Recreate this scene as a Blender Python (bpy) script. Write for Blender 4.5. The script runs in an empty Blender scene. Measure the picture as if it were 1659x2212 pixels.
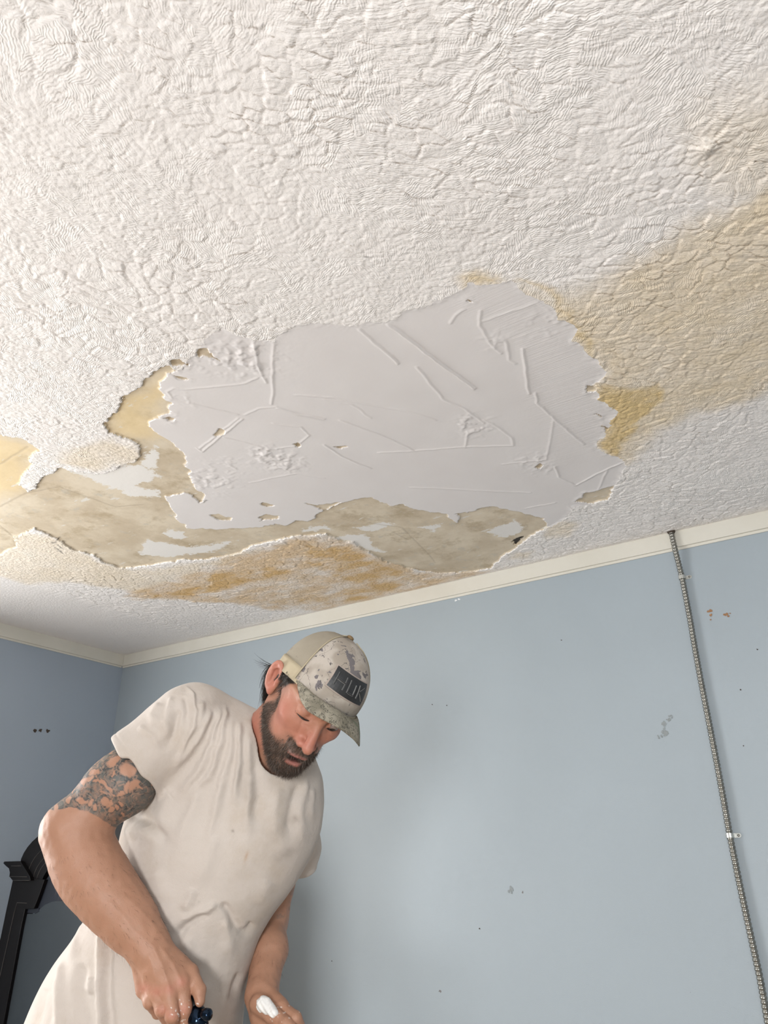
import bpy, bmesh, math, random
import numpy as np
from mathutils import Matrix, Vector

# ------------------------------------------------------------------ camera
SC = bpy.context.scene
COL = SC.collection
F, CX, CY = 1600.0, 829.5, 1106.0
CAMZ, CEIL = 1.25, 2.45
RW = np.array([[0.8305620592, -0.2445817161, -0.5003463300],
               [0.5569140340, 0.3588343046, 0.7490558728],
               [-0.0036639434, -0.9007872812, 0.4342451491]])
CAM = np.array([0.0, 0.0, CAMZ])
cd = bpy.data.cameras.new('camera'); cam = bpy.data.objects.new('camera', cd); COL.objects.link(cam)
cd.sensor_fit = 'VERTICAL'; cd.sensor_height = 36.0; cd.lens = F * 36.0 / 2212.0
cd.clip_start = 0.05
M = Matrix.Identity(4)
for r in range(3):
    M[r][0] = RW[r][0]; M[r][1] = -RW[r][1]; M[r][2] = -RW[r][2]; M[r][3] = CAM[r]
cam.matrix_world = M
SC.camera = cam

# ------------------------------------------------------------------ light
SC.view_settings.view_transform = 'Standard'; SC.view_settings.look = 'None'
SC.view_settings.gamma = 1.0; SC.view_settings.use_curve_mapping = False
SC.view_settings.exposure = 0.41
wd = bpy.data.worlds.new('sky'); SC.world = wd; wd.use_nodes = True
wd.node_tree.nodes['Background'].inputs[0].default_value = (0.80, 0.90, 1.0, 1)
wd.node_tree.nodes['Background'].inputs[1].default_value = 1.2
SC.cycles.use_adaptive_sampling = True; SC.cycles.adaptive_threshold = 0.04; SC.cycles.adaptive_min_samples = 20; SC.cycles.max_bounces = 5; SC.cycles.diffuse_bounces = 3; SC.cycles.glossy_bounces = 2

XL, XR, YF, YB = -3.863, 1.35, 2.875, -2.2      # room: left, right, far, rear

def area(name, loc, rot, sx, sy, power, color):
    l = bpy.data.lights.new(name, 'AREA'); l.shape = 'RECTANGLE'; l.size = sx; l.size_y = sy
    l.energy = power; l.color = color
    o = bpy.data.objects.new(name, l); o.location = loc; o.rotation_euler = rot; COL.objects.link(o)
    return o
# rear window (behind the camera) and left-wall window (left of the frame)
area('rear_window_daylight', (0.62, YB - 0.03, 1.16), (math.radians(-90), 0, math.pi), 0.50, 0.80, 86, (1.0, 0.99, 0.975))
area('left_window_daylight', (XL - 0.03, 0.35, 1.45), (0, math.radians(-90), 0), 1.25, 1.35, 76, (1.0, 0.985, 0.955))

# ------------------------------------------------------------------ helpers
def tocc(px, py, d):
    return np.array([(px - CX) / F * d, (py - CY) / F * d, d])
def cc2w(P):
    return np.asarray(P) @ RW.T + CAM
def Wp(px, py, d):
    return cc2w(tocc(px, py, d))
def onceil(pts):
    out = []
    for px, py in pts:
        q = RW @ np.array([px - CX, py - CY, F]); q = q / q[2] * (CEIL - CAMZ); out.append(q[:2])
    return np.array(out)
def onback(px, py):
    q = RW @ np.array([px - CX, py - CY, F]); q = q / q[1] * YF; return q[0], q[2] + CAMZ
def onleft(px, py, x=XL):
    q = RW @ np.array([px - CX, py - CY, F]); q = q / q[0] * x; return q[1], q[2] + CAMZ

def _h(ix, iy, s):
    n = (ix.astype(np.int64) * 374761393 + iy.astype(np.int64) * 668265263 + s * 982451653) & 0xffffffff
    n = ((n ^ (n >> 13)) * 1274126177) & 0xffffffff
    return ((n ^ (n >> 16)) & 0xffff) / 65535.0
def vn(x, y, s=0):
    ix = np.floor(x); iy = np.floor(y); fx = x - ix; fy = y - iy
    fx = fx * fx * (3 - 2 * fx); fy = fy * fy * (3 - 2 * fy)
    a = _h(ix, iy, s); b = _h(ix + 1, iy, s); c = _h(ix, iy + 1, s); d = _h(ix + 1, iy + 1, s)
    return (a + (b - a) * fx) * (1 - fy) + (c + (d - c) * fx) * fy
def fbm(x, y, s=0, o=4):
    t = 0; a = 0.5
    for k in range(o):
        t = t + a * (vn(x * 2 ** k, y * 2 ** k, s + k * 7) - 0.5); a *= 0.5
    return t * 2
def worley(x, y, s=0):
    ix = np.floor(x); iy = np.floor(y)
    f1 = np.full(x.shape, 9.0); f2 = f1.copy(); cx = f1 * 0; cy = f1 * 0; cr = f1 * 0
    for dx in (-1, 0, 1):
        for dy in (-1, 0, 1):
            jx = ix + dx; jy = iy + dy
            px = jx + 0.1 + 0.8 * _h(jx, jy, s); py = jy + 0.1 + 0.8 * _h(jx, jy, s + 1)
            d = np.hypot(x - px, y - py)
            n = d < f1
            f2 = np.where(n, f1, np.minimum(f2, d)); cx = np.where(n, px, cx); cy = np.where(n, py, cy)
            cr = np.where(n, _h(jx, jy, s + 2), cr); f1 = np.where(n, d, f1)
    return f1, f2, cx, cy, cr
def sstep(a, b, x):
    t = np.clip((x - a) / (b - a), 0, 1); return t * t * (3 - 2 * t)
def segdist(x, y, P):
    d = np.full(x.shape, 1e9)
    for (ax, ay), (bx, by) in zip(P[:-1], P[1:]):
        ux, uy = bx - ax, by - ay; L = ux * ux + uy * uy + 1e-12
        t = np.clip(((x - ax) * ux + (y - ay) * uy) / L, 0, 1)
        d = np.minimum(d, np.hypot(x - ax - t * ux, y - ay - t * uy))
    return d
def polysd(x, y, P):          # signed distance, positive inside
    P = np.asarray(P); Q = np.roll(P, -1, 0)
    ins = np.zeros(x.shape, bool)
    for (ax, ay), (bx, by) in zip(P, Q):
        c = (ay > y) != (by > y)
        ins ^= c & (x < (bx - ax) * (y - ay) / (by - ay + 1e-15) + ax)
    d = segdist(x, y, np.vstack([P, P[:1]]))
    return np.where(ins, d, -d)

class Nd:                    # tiny node-tree writer
    def __init__(s, name):
        s.m = bpy.data.materials.new(name); s.m.use_nodes = True; s.t = s.m.node_tree
        s.b = s.t.nodes['Principled BSDF']
    def n(s, typ, **kw):
        o = s.t.nodes.new('ShaderNode' + typ)
        for k, v in kw.items():
            if k.startswith('i_'):
                key = k[2:]; key = int(key) if key.isdigit() else key.replace('_', ' ')
                s.put(o.inputs[key], v)
            else: setattr(o, k, v)
        return o
    def put(s, sock, v):
        if isinstance(v, bpy.types.NodeSocket): s.t.links.new(v, sock)
        elif isinstance(v, bpy.types.Node): s.t.links.new(v.outputs[0], sock)
        else:
            if sock.type == 'RGBA' and len(v) == 3: v = (*v, 1)
            sock.default_value = v
    def math(s, op, a, b=0.0, c=None, clamp=False):
        o = s.t.nodes.new('ShaderNodeMath'); o.operation = op; o.use_clamp = clamp
        s.put(o.inputs[0], a); s.put(o.inputs[1], b)
        if c is not None: s.put(o.inputs[2], c)
        return o.outputs[0]
    def vm(s, op, a, b=None, out=0, scale=None):
        o = s.t.nodes.new('ShaderNodeVectorMath'); o.operation = op; s.put(o.inputs[0], a)
        if b is not None: s.put(o.inputs[1], b)
        if scale is not None: s.put(o.inputs['Scale'], scale)
        return o.outputs[out]
    def mix(s, f, a, b, blend='MIX'):
        o = s.t.nodes.new('ShaderNodeMix'); o.data_type = 'RGBA'; o.blend_type = blend
        s.put(o.inputs[0], f); s.put(o.inputs[6], a); s.put(o.inputs[7], b); return o.outputs[2]
    def ramp(s, f, lo, hi):
        o = s.t.nodes.new('ShaderNodeMapRange'); o.interpolation_type = 'SMOOTHSTEP'
        s.put(o.inputs[0], f); o.inputs[1].default_value = lo; o.inputs[2].default_value = hi; return o.outputs[0]
    def noise(s, vec, scale, detail=3.0, rough=0.5, col=False, dist=0.0):
        o = s.n('TexNoise'); s.put(o.inputs['Vector'], vec); o.inputs['Scale'].default_value = scale
        o.inputs['Detail'].default_value = detail; o.inputs['Roughness'].default_value = rough
        o.inputs['Distortion'].default_value = dist
        return o.outputs[1 if col else 0]
    def attr(s, name):
        o = s.t.nodes.new('ShaderNodeAttribute'); o.attribute_name = name; return o.outputs['Fac']
    def obj(s): return s.n('TexCoord').outputs['Object']
    def out(s, color=None, rough=None, height=None, dist=1.0, strength=1.0, **kw):
        if color is not None: s.put(s.b.inputs['Base Color'], color)
        if rough is not None: s.put(s.b.inputs['Roughness'], rough)
        if height is not None:
            b = s.n('Bump'); b.inputs['Distance'].default_value = dist; b.inputs['Strength'].default_value = strength
            s.put(b.inputs['Height'], height); s.put(s.b.inputs['Normal'], b.outputs[0])
        for k, v in kw.items(): s.put(s.b.inputs[k.replace('_', ' ')], v)
        return s.m

def simple(name, color, rough=0.6, noise_amt=0.08, scale=30.0, metal=0.0, bump=0.0, **kw):
    m = Nd(name); p = m.obj(); nz = m.noise(p, scale, 4)
    c = tuple(color)
    dark = tuple(x * (1 - noise_amt) for x in c); lite = tuple(min(1, x * (1 + noise_amt)) for x in c)
    col = m.mix(nz, dark, lite)
    return m.out(col, rough, m.math('MULTIPLY', nz, bump) if bump else None, Metallic=metal, **kw)

def mesh(name, V, Fc, mat, parent=None, smooth=True, attrs=None):
    me = bpy.data.meshes.new(name)
    V = np.asarray(V, dtype=np.float32); 
    if isinstance(Fc, np.ndarray):
        k = Fc.shape[1]; n = len(Fc)
        me.vertices.add(len(V)); me.vertices.foreach_set('co', V.ravel())
        me.loops.add(n * k); me.loops.foreach_set('vertex_index', Fc.astype(np.int32).ravel())
        me.polygons.add(n); me.polygons.foreach_set('loop_start', np.arange(0, n * k, k, dtype=np.int32))
        me.polygons.foreach_set('loop_total', np.full(n, k, dtype=np.int32)); me.update(calc_edges=True)
    else:
        me.from_pydata([tuple(map(float, v)) for v in V], [], [tuple(f) for f in Fc])
    if attrs:
        for a, v in attrs.items():
            at = me.attributes.new(a, 'FLOAT', 'POINT'); at.data.foreach_set('value', np.asarray(v, dtype=np.float32))
    me.polygons.foreach_set('use_smooth', np.full(len(me.polygons), smooth)); me.update()
    me.materials.append(mat)
    o = bpy.data.objects.new(name, me); COL.objects.link(o)
    if parent is not None:
        o.parent = parent; o.matrix_parent_inverse = Matrix.Translation(-Vector(parent.location))
    return o
def struct(o): o['kind'] = 'structure'; return o
def tag(o, label, cat, group=None):
    o['label'] = label; o['category'] = cat
    if group: o['group'] = group
    return o
def empty(name, loc, label, cat, group=None):
    o = bpy.data.objects.new(name, None); o.empty_display_size = 0.05; o.location = loc; COL.objects.link(o)
    return tag(o, label, cat, group)

class MB:                    # mesh builder for hard-surface pieces
    def __init__(s): s.v = []; s.f = []
    def add(s, V, Fc):
        n = len(s.v); s.v += [tuple(map(float, v)) for v in V]; s.f += [tuple(i + n for i in f) for f in Fc]; return s
    def box(s, a, b):
        x0, y0, z0 = a; x1, y1, z1 = b
        V = [(x0, y0, z0), (x1, y0, z0), (x1, y1, z0), (x0, y1, z0), (x0, y0, z1), (x1, y0, z1), (x1, y1, z1), (x0, y1, z1)]
        return s.add(V, [(0, 3, 2, 1), (4, 5, 6, 7), (0, 1, 5, 4), (1, 2, 6, 5), (2, 3, 7, 6), (3, 0, 4, 7)])
    def tube(s, pts, rad, n=10, cap=True):
        pts = [Vector(p) for p in pts]; R = rad if hasattr(rad, '__len__') else [rad] * len(pts)
        up = None; rings = []
        for i, p in enumerate(pts):
            t = (pts[min(i + 1, len(pts) - 1)] - pts[max(i - 1, 0)]).normalized()
            if up is None: up = t.orthogonal().normalized()
            up = (up - t * up.dot(t)).normalized(); w = t.cross(up)
            rings.append([p + (up * math.cos(6.2831853 * k / n) + w * math.sin(6.2831853 * k / n)) * R[i] for k in range(n)])
        V = [v for r in rings for v in r]; Fc = []
        for i in range(len(pts) - 1):
            for k in range(n):
                a = i * n + k; b = i * n + (k + 1) % n; Fc.append((a, b, b + n, a + n))
        if cap: Fc += [tuple(range(n))[::-1], tuple(range((len(pts) - 1) * n, len(pts) * n))]
        return s.add(V, Fc)
    def prism(s, poly, axis, a, b):      # poly in the other two axes, extruded along axis from a to b
        n = len(poly)
        def mk(p, t):
            return {'x': (t, p[0], p[1]), 'y': (p[0], t, p[1]), 'z': (p[0], p[1], t)}[axis]
        V = [mk(p, a) for p in poly] + [mk(p, b) for p in poly]
        return s.add(V, [tuple(range(n)), tuple(range(n, 2 * n))[::-1]] + [(i, i + n, (i + 1) % n + n, (i + 1) % n) for i in range(n)])
    def build(s, name, mat, parent=None, smooth=False, bevel=0.0):
        o = mesh(name, np.array(s.v), s.f, mat, parent, smooth)
        bm = bmesh.new(); bm.from_mesh(o.data); bmesh.ops.recalc_face_normals(bm, faces=bm.faces)
        big = [f_ for f_ in bm.faces if len(f_.verts) > 5]
        if big and not bevel and not smooth: bmesh.ops.triangulate(bm, faces=big, ngon_method='EAR_CLIP')
        bm.to_mesh(o.data); bm.free()
        if bevel:
            md = o.modifiers.new('b', 'BEVEL'); md.width = bevel; md.segments = 2; md.limit_method = 'ANGLE'
        return o

# ================================================================== SETTING
# ---- wall paint
def paint(name, col, seed):
    m = Nd(name); p = m.vm('ADD', m.obj(), (seed, seed, seed))
    big = m.noise(p, 0.9, 3); mid = m.noise(p, 5, 4)
    c = m.mix(m.ramp(big, 0.3, 0.7), tuple(x * 0.95 for x in col), tuple(min(1, x * 1.04) for x in col))
    scuff = m.ramp(m.noise(p, 3.0, 6, 0.65), 0.66, 0.80)
    c = m.mix(m.math('MULTIPLY', scuff, 0.18), c, (0.30, 0.31, 0.31))
    speck = m.ramp(m.noise(p, 26, 2, 0.5), 0.795, 0.81)
    c = m.mix(m.math('MULTIPLY', speck, 0.8), c, (0.12, 0.10, 0.09))
    h = m.math('ADD', m.math('MULTIPLY', m.noise(p, 320, 2), 0.00030), m.math('MULTIPLY', mid, 0.002))
    return m.out(c, 0.5, h, 1.0, 0.7)
M_BLUE = paint('blue_wall_paint', (0.335, 0.388, 0.430), 0.0)
M_BLUE_SHADED = paint('blue_wall_paint_shaded', (0.325, 0.382, 0.455), 7.0)  # same paint; the left wall's cooler shade is put into this copy's colour

def wall_xz(y0, y1, hole=None):
    b = MB()
    if not hole: b.box((XL - 0.12, y0, 0), (XR + 0.12, y1, CEIL)); return b
    a, c, z0, z1 = hole
    b.box((XL - 0.12, y0, 0), (a, y1, CEIL)); b.box((c, y0, 0), (XR + 0.12, y1, CEIL))
    b.box((a, y0, 0), (c, y1, z0)); b.box((a, y0, z1), (c, y1, CEIL)); return b
def wall_yz(x0, x1, hole=None):
    b = MB()
    if not hole: b.box((x0, YB, 0), (x1, YF, CEIL)); return b
    a, c, z0, z1 = hole
    b.box((x0, YB, 0), (x1, a, CEIL)); b.box((x0, c, 0), (x1, YF, CEIL))
    b.box((x0, a, 0), (x1, c, z0)); b.box((x0, a, z1), (x1, c, CEIL)); return b
struct(wall_xz(YF, YF + 0.12).build('wall_back', M_BLUE))
WB = struct(wall_yz(XL - 0.12, XL, (-0.35, 1.05, 0.72, 2.18)).build('wall_left', M_BLUE_SHADED))
struct(wall_yz(XR, XR + 0.12).build('wall_right', M_BLUE))
struct(wall_xz(YB - 0.12, YB, (0.32, 0.92, 0.70, 1.64)).build('wall_rear', M_BLUE))
fm = Nd('worn_floor_boards'); fp = fm.obj()
fw = fm.n('TexWave', i_Vector=fm.vm('MULTIPLY', fp, (1, 12, 1)), i_Scale=1.2, i_Distortion=6.0, i_Detail=3.0)
FM = fm.out(fm.mix(fw.outputs['Fac'], (0.36, 0.27, 0.19), (0.48, 0.38, 0.28)), 0.45)
fl = MB().box((XL - 0.12, YB - 0.12, -0.05), (XR + 0.12, YF + 0.12, 0)).build('floor', FM); struct(fl)
nb = 0
for k in range(22):
    y0 = YB + k * 0.2308
    if y0 > YF: break
    b = MB().box((XL + 0.003, y0 + 0.0015, 0.0), (XR - 0.003, min(y0 + 0.2293, YF - 0.002), 0.004)).build('floor_board', FM, fl)
M_WIN = simple('white_window_paint', (0.78, 0.78, 0.75), 0.4)
def window(name, horiz, a, c, z0, z1, w):
    b = MB(); t = 0.05
    def bx(p, q, r, s, d0=0.0, d1=0.06):
        if horiz: b.box((p, w - d1, r), (q, w - d0, s))
        else: b.box((w - d1, p, r), (w - d0, q, s))
    bx(a, a + t, z0, z1); bx(c - t, c, z0, z1); bx(a, c, z0, z0 + t); bx(a, c, z1 - t, z1)
    zm = (z0 + z1) / 2; bx(a, c, zm - 0.02, zm + 0.02)
    return struct(b.build(name, M_WIN))
window('window_1', True, 0.32, 0.92, 0.70, 1.64, YB)
window('window_2', False, -0.35, 1.05, 0.72, 2.18, XL)

# ---- trim boards at the ceiling
tm = Nd('cream_trim_paint'); tp = tm.obj()
tc = tm.mix(tm.noise(tp, 6, 4), (0.60, 0.58, 0.51), (0.69, 0.67, 0.61))
tc = tm.mix(tm.math('MULTIPLY', tm.ramp(tm.noise(tp, 38, 2), 0.78, 0.80), 0.8), tc, (0.16, 0.12, 0.09))
M_TRIM = tm.out(tc, 0.45, tm.math('MULTIPLY', tm.noise(tp, 40, 3), 0.0006))
lz = onback(268, 1442)[1]
TH = CEIL - lz
def trim(name, poly, axis, a, b): return struct(MB().prism(poly, axis, a, b).build(name, M_TRIM, bevel=0.0015))
T = 0.016
trim('trim_1', [(YF, CEIL), (YF, lz - 0.004), (YF - T * 0.35, lz - 0.004), (YF - T * 0.35, lz + 0.006), (YF - T, lz + 0.006), (YF - T, CEIL)], 'x', XL, XR)
trim('trim_2', [(XL, CEIL), (XL, lz - 0.004), (XL + T * 0.35, lz - 0.004), (XL + T * 0.35, lz + 0.006), (XL + T, lz + 0.006), (XL + T, CEIL)], 'y', YB, YF - T)

# ================================================================== CEILING
def axis_pts(a, f0, f1, b, step):
    o = np.arange(f0, f1, step)
    return np.concatenate([np.arange(a, f0 - 0.02, 0.06), o, np.append(np.arange(f1 + 0.03, b, 0.06), b)])
GX = axis_pts(XL, -3.15, 0.22, XR, 0.0032); GY = axis_pts(YB, 0.2, 2.86, YF, 0.0032)
gx, gy = np.meshgrid(GX, GY, indexing='ij'); X = gx.ravel(); Y = gy.ravel()

PATCH = [(430,742),(452,722),(480,703),(520,722),(560,735),(600,735),(618,715),(640,702),(680,697),(760,700),(838,692),(880,670),(935,645),(985,625),(1015,604),(1040,612),(1060,608),(1105,603),(1130,625),(1150,640),(1190,662),(1215,690),(1245,712),(1240,727),(1265,755),(1290,775),(1310,797),(1300,815),(1270,828),(1265,840),(1292,838),(1295,865),(1325,875),(1335,890),(1312,905),(1318,915),(1305,925),(1308,940),(1290,955),(1290,967),(1310,980),(1350,988),(1352,1005),(1335,1035),(1322,1048),(1312,1075),(1270,1087),(1235,1095),(1215,1122),(1185,1135),(1170,1118),(1110,1102),(1070,1090),(1040,1095),(1000,1110),(985,1128),(965,1108),(940,1107),(900,1100),(870,1088),(845,1092),(820,1083),(805,1072),(780,1073),(740,1085),(700,1100),(665,1125),(640,1122),(620,1137),(600,1130),(560,1137),(480,1141),(400,1141),(385,1120),(372,1098),(358,1073),(385,1066),(400,1064),(415,1068),(428,1085),(437,1080),(440,1066),(420,1048),(412,1030),(412,1015),(405,1000),(395,975),(375,960),(345,935),(320,920),(330,905),(350,895),(368,885),(368,868),(350,852),(345,838),(352,820),(372,802),(400,790),(408,770),(422,760)]
BARE = [(-400,900),(0,938),(50,945),(84,968),(60,990),(66,1000),(48,1030),(45,1045),(62,1060),(100,1030),(130,1005),(160,1017),(215,1022),(255,1012),(290,992),(306,975),(300,955),(270,945),(232,932),(222,922),(240,900),(252,882),(262,862),(290,845),(320,815),(345,795),(365,782),(430,850),(700,900),(1100,1000),(1170,1110),(1200,1125),(1180,1140),(1150,1153),(1125,1175),(1105,1187),(1080,1205),(1062,1226),(1000,1236),(950,1236),(880,1226),(830,1212),(800,1191),(775,1178),(760,1168),(740,1166),(700,1150),(640,1156),(590,1165),(560,1172),(520,1190),(480,1202),(440,1206),(400,1207),(330,1219),(270,1226),(250,1222),(215,1208),(205,1197),(160,1187),(110,1155),(75,1138),(52,1150),(35,1160),(38,1180),(0,1196),(-300,1290)]
CHIPS = [[(422,747),(445,748),(448,756),(465,763),(471,775),(440,770),(424,766)], [(372,780),(385,774),(412,780),(400,787),(376,788)], [(370,806),(382,812),(403,813),(400,818),(384,817)],
 [(454,1110),(470,1108),(488,1114),(507,1117),(500,1122),(470,1121)], [(560,1115),(575,1108),(602,1112),(600,1120),(562,1124)], [(1245,1080),(1262,1062),(1300,1056),(1327,1046),(1312,1077),(1268,1087)],
 [(463,932),(475,925),(488,932),(484,938),(470,939)], [(720,962),(735,958),(748,963),(735,967)], [(985,1108),(1005,1104),(1025,1110),(1010,1120)], [(560,1087),(575,1084),(592,1090),(578,1093)], [(660,1085),(690,1090),(740,1082),(700,1100)],
 [(1152,1008),(1160,1000),(1172,1003),(1162,1012)], [(1265,830),(1290,822),(1290,838),(1270,842)], [(352,900),(365,896),(378,902),(366,906)], [(630,958),(645,955),(650,962),(637,965)], [(1285,890),(1296,893),(1292,901)], [(1296,915),(1310,922),(1300,928)],[(1010,640),(1022,642),(1018,650)]]
def warp(x, y, a, f, s):
    return x + a * fbm(x * f, y * f, s), y + a * fbm(x * f, y * f, s + 50)
# distances are only needed in the finely meshed part
fine = (X > -3.2) & (X < 0.25) & (Y > 0.15)
xf, yf = X[fine], Y[fine]
wx, wy = warp(xf, yf, 0.014, 22, 3); wx, wy = warp(wx, wy, 0.010, 62, 9)
def full(v, d): o = np.full(X.shape, d, dtype=np.float64); o[fine] = v; return o
patch = polysd(wx, wy, onceil(PATCH))
for c in CHIPS: patch = np.minimum(patch, -polysd(wx, wy, onceil(c)))
bare = polysd(wx, wy, onceil(BARE))
for c in CHIPS: bare = np.maximum(bare, polysd(wx, wy, onceil(c)))
# white plaster skims left inside the bare area
SKIM = [[(345,1155),(365,1143),(395,1148),(405,1163),(380,1167)], [(150,1020),(210,1015),(300,1000),(350,1030),(300,1050),(350,1060),(340,1075),(290,1075)], [(760,1140),(830,1125),(860,1135),(800,1150)], [(640,1140),(700,1135),(720,1145),(650,1150)], [(310,1165),(420,1180),(520,1165),(470,1190),(360,1205),(300,1200)], [(300,1000),(330,960),(345,975),(340,1010),(310,1040)], [(720,1160),(790,1150),(810,1180),(850,1200),(790,1185)], [(1040,1150),(1110,1120),(1140,1140),(1100,1165)], [(900,1140),(960,1130),(940,1150)]]
skim = np.full(xf.shape, -9.0)
for c in SKIM: skim = np.maximum(skim, polysd(wx, wy, onceil(c)))
def soft(polys, w, s, x=xf, y=yf):
    a, b = warp(x, y, 0.05, 6, s); a, b = warp(a, b, 0.02, 30, s + 3)
    d = np.full(x.shape, -9.0)
    for c in polys: d = np.maximum(d, polysd(a, b, onceil(c)))
    return sstep(-w, w, d)
ST_R = [[(1140,612),(1200,640),(1290,612),(1360,560),(1440,520),(1500,475),(1600,440),(1659,385),(1800,300),(1800,780),(1659,830),(1600,862),(1500,890),(1400,942),(1352,992),(1290,965),(1300,850),(1300,790),(1240,710),(1190,660)]]
ST_RE = [[(1120,606),(1150,620),(1200,650),(1280,720),(1320,800),(1310,830),(1290,780),(1240,715),(1190,668)], [(1290,835),(1400,820),(1420,860),(1370,930),(1345,985),(1290,965)], [(1000,595),(1075,600),(1070,612),(1000,612)]]
ST_T = [[(1530,260),(1800,150),(1800,330),(1620,420),(1520,330)]]
ST_B = [[(268,1290),(300,1270),(350,1262),(440,1225),(500,1205),(560,1182),(640,1160),(700,1152),(760,1168),(800,1192),(900,1236),(1062,1228),(1000,1250),(930,1268),(860,1280),(800,1296),(700,1316),(600,1312),(520,1300),(400,1295)]]
ST_BO = [[(290,1292),(380,1265),(470,1235),(590,1215),(650,1230),(560,1260),(430,1285)], [(640,1170),(770,1172),(830,1215),(900,1240),(860,1280),(700,1310),(620,1300),(760,1260),(650,1215)]]
ST_Y = [[(-200,1130),(40,1150),(110,1160),(210,1210),(280,1228),(420,1215),(560,1178),(440,1235),(300,1275),(150,1250),(-200,1290)], [(150,975),(230,950),(300,960),(300,985),(220,1012),(150,1000)], [(1170,1140),(1200,1126),(1242,1130),(1235,1152),(1180,1162)], [(1100,1192),(1150,1188),(1140,1200),(1100,1200)], [(200,1372),(212,1366),(226,1372),(214,1380)]]
s1 = np.maximum(soft(ST_R, 0.055, 11) * 0.52, soft(ST_RE, 0.03, 13) * 0.95)
s1 = np.maximum(s1, soft(ST_T, 0.09, 15) * 0.33)
s2 = np.maximum(soft(ST_B, 0.03, 17) * 0.72, soft(ST_BO, 0.035, 19) * 0.95)
s1 = np.maximum(s1, soft(ST_Y, 0.03, 21) * 0.38)
ochre_mask = soft([[(-400,900),(0,938),(84,968),(60,1000),(50,1040),(20,1060),(-60,1110),(-400,1200)], [(222,925),(262,862),(345,800),(350,850),(310,900),(330,940),(270,945)]], 0.05, 23)  # yellower tone over parts of the bare plaster
# relief (metres below the slab, positive = proud)
RID = [([(775,708),(825,750),(860,782)],1.6),([(838,697),(900,745),(960,790),(1025,836)],2.2),([(372,858),(360,842),(375,834),(400,838),(470,832),(530,825),(556,812)],1.0),([(365,860),(440,875),(515,893)],1.0),([(530,893),(560,880),(600,875)],.9),([(600,878),(650,892),(700,901)],1.7),([(524,903),(436,973),(426,965)],1.3),([(516,901),(430,967)],1.0),([(484,943),(550,958),(580,968),(640,960),(668,937),(650,920),(590,912)],1.0),([(596,700),(588,760),(590,850),(588,870)],1.2),([(545,720),(560,790),(576,824)],1.5),([(640,850),(720,855),(800,872),(880,885),(940,905)],1.0),([(735,905),(830,940),(895,971)],1.2),([(700,958),(740,985),(800,1010)],1.2),([(900,790),(960,862),(1000,878),(1045,912)],1.3),([(1038,668),(1037,700),(1055,735),(1082,760)],1.3),([(1092,735),(1100,775),(1113,783)],1.2),([(1128,750),(1136,800),(1142,848)],1.7),([(1156,846),(1160,867),(1205,910),(1262,957)],1.7),([(1198,1005),(1208,1028),(1243,1046)],1.6),([(1245,1046),(1290,1020),(1350,993)],1.5),([(1290,1060),(1312,1010)],1.1),([(973,695),(985,675),(1003,665)],1.0),([(888,1050),(1000,1055),(1145,1062)],1.1),([(820,975),(880,972),(1000,963),(1108,960),(1104,942),(1075,920),(1045,905)],1.1),([(1135,1096),(1200,1083)],1.0),([(1010,930),(1005,965)],1.0),([(1085,1000),(1180,990),(1195,905)],.9),([(540,1040),(640,1020),(700,1030)],.8),([(800,900),(760,870),(700,860)],.8),([(1045,690),(1160,650),(1190,670)],.8)]
rg = np.zeros(xf.shape); rx, ry = warp(xf, yf, 0.004, 35, 31)
for pts, hgt in RID:
    P = onceil(pts); bx0, by0 = P.min(0) - 0.03; bx1, by1 = P.max(0) + 0.03
    k = (rx > bx0) & (rx < bx1) & (ry > by0) & (ry < by1)
    d = segdist(rx[k], ry[k], P); rg[k] = np.maximum(rg[k], hgt * 0.0018 * np.exp(-(d / 0.0030) ** 2) + hgt * 0.0003 * np.exp(-(d / 0.018) ** 2))
lump = np.zeros(xf.shape)
for px, py, r, h_ in [(590,985,.06,1.3),(620,1000,.05,1.2),(570,975,.03,2.),(1030,920,.05,1.4),(1010,905,.03,1.2),(1150,990,.05,.9),(450,1035,.09,.9),(1190,690,.06,.8),(540,770,.07,1.6),(460,770,.06,1.0),(1065,735,.03,1.2),(500,1000,.05,.5),(1170,1010,.04,.9),(400,860,.04,.7),(370,900,.03,.9)]:
    (a, b), = onceil([(px, py)]); lump += h_ * np.exp(-(((xf - a) ** 2 + (yf - b) ** 2) / r ** 2))
rough = np.maximum(0, fbm(xf * 55, yf * 55, 41, 3) + 0.08) * 0.006 * np.clip(lump, 0, 1.5)
# texture coat: overlapping brush dabs
def coat(x, y):
    ax, ay = warp(x, y, 0.06, 5, 61); ax, ay = warp(ax, ay, 0.012, 28, 66)
    th = 6.28 * fbm(x * 1.3, y * 1.3, 71, 2) + 0.9
    st = 1 + 1.1 * sstep(-0.2, 0.4, fbm(x * 2.1, y * 2.1, 77, 2))       # stretched dabs in places
    c, s_ = np.cos(0.6), np.sin(0.6)
    u = (ax * c + ay * s_) * 30; v = (-ax * s_ + ay * c) * 30
    f1, f2, cx_, cy_, cr = worley(u * 0.75, v * 1.15, 5)
    dx = u * 0.75 - cx_; dy = v * 1.15 - cy_
    ang = cr * 6.28
    tilt = dx * np.cos(ang) + dy * np.sin(ang)
    crease = sstep(0.0, 0.16, f2 - f1)
    h1 = (0.5 + 0.9 * tilt) * crease + 0.25 * crease
    g1, g2, _, _, gr = worley(ax * 62, ay * 62, 8)
    h2 = sstep(0, 0.3, g2 - g1) * (0.5 + 0.5 * gr)
    big = sstep(-0.35, 0.35, fbm(x * 2.4 + 9, y * 2.4, 81, 3))
    return 0.0029 * h1 * (0.30 + 0.80 * big) + 0.0016 * h2 * (1.1 - 0.6 * big) + 0.002 * fbm(x * 9, y * 9, 91, 3)
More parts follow.
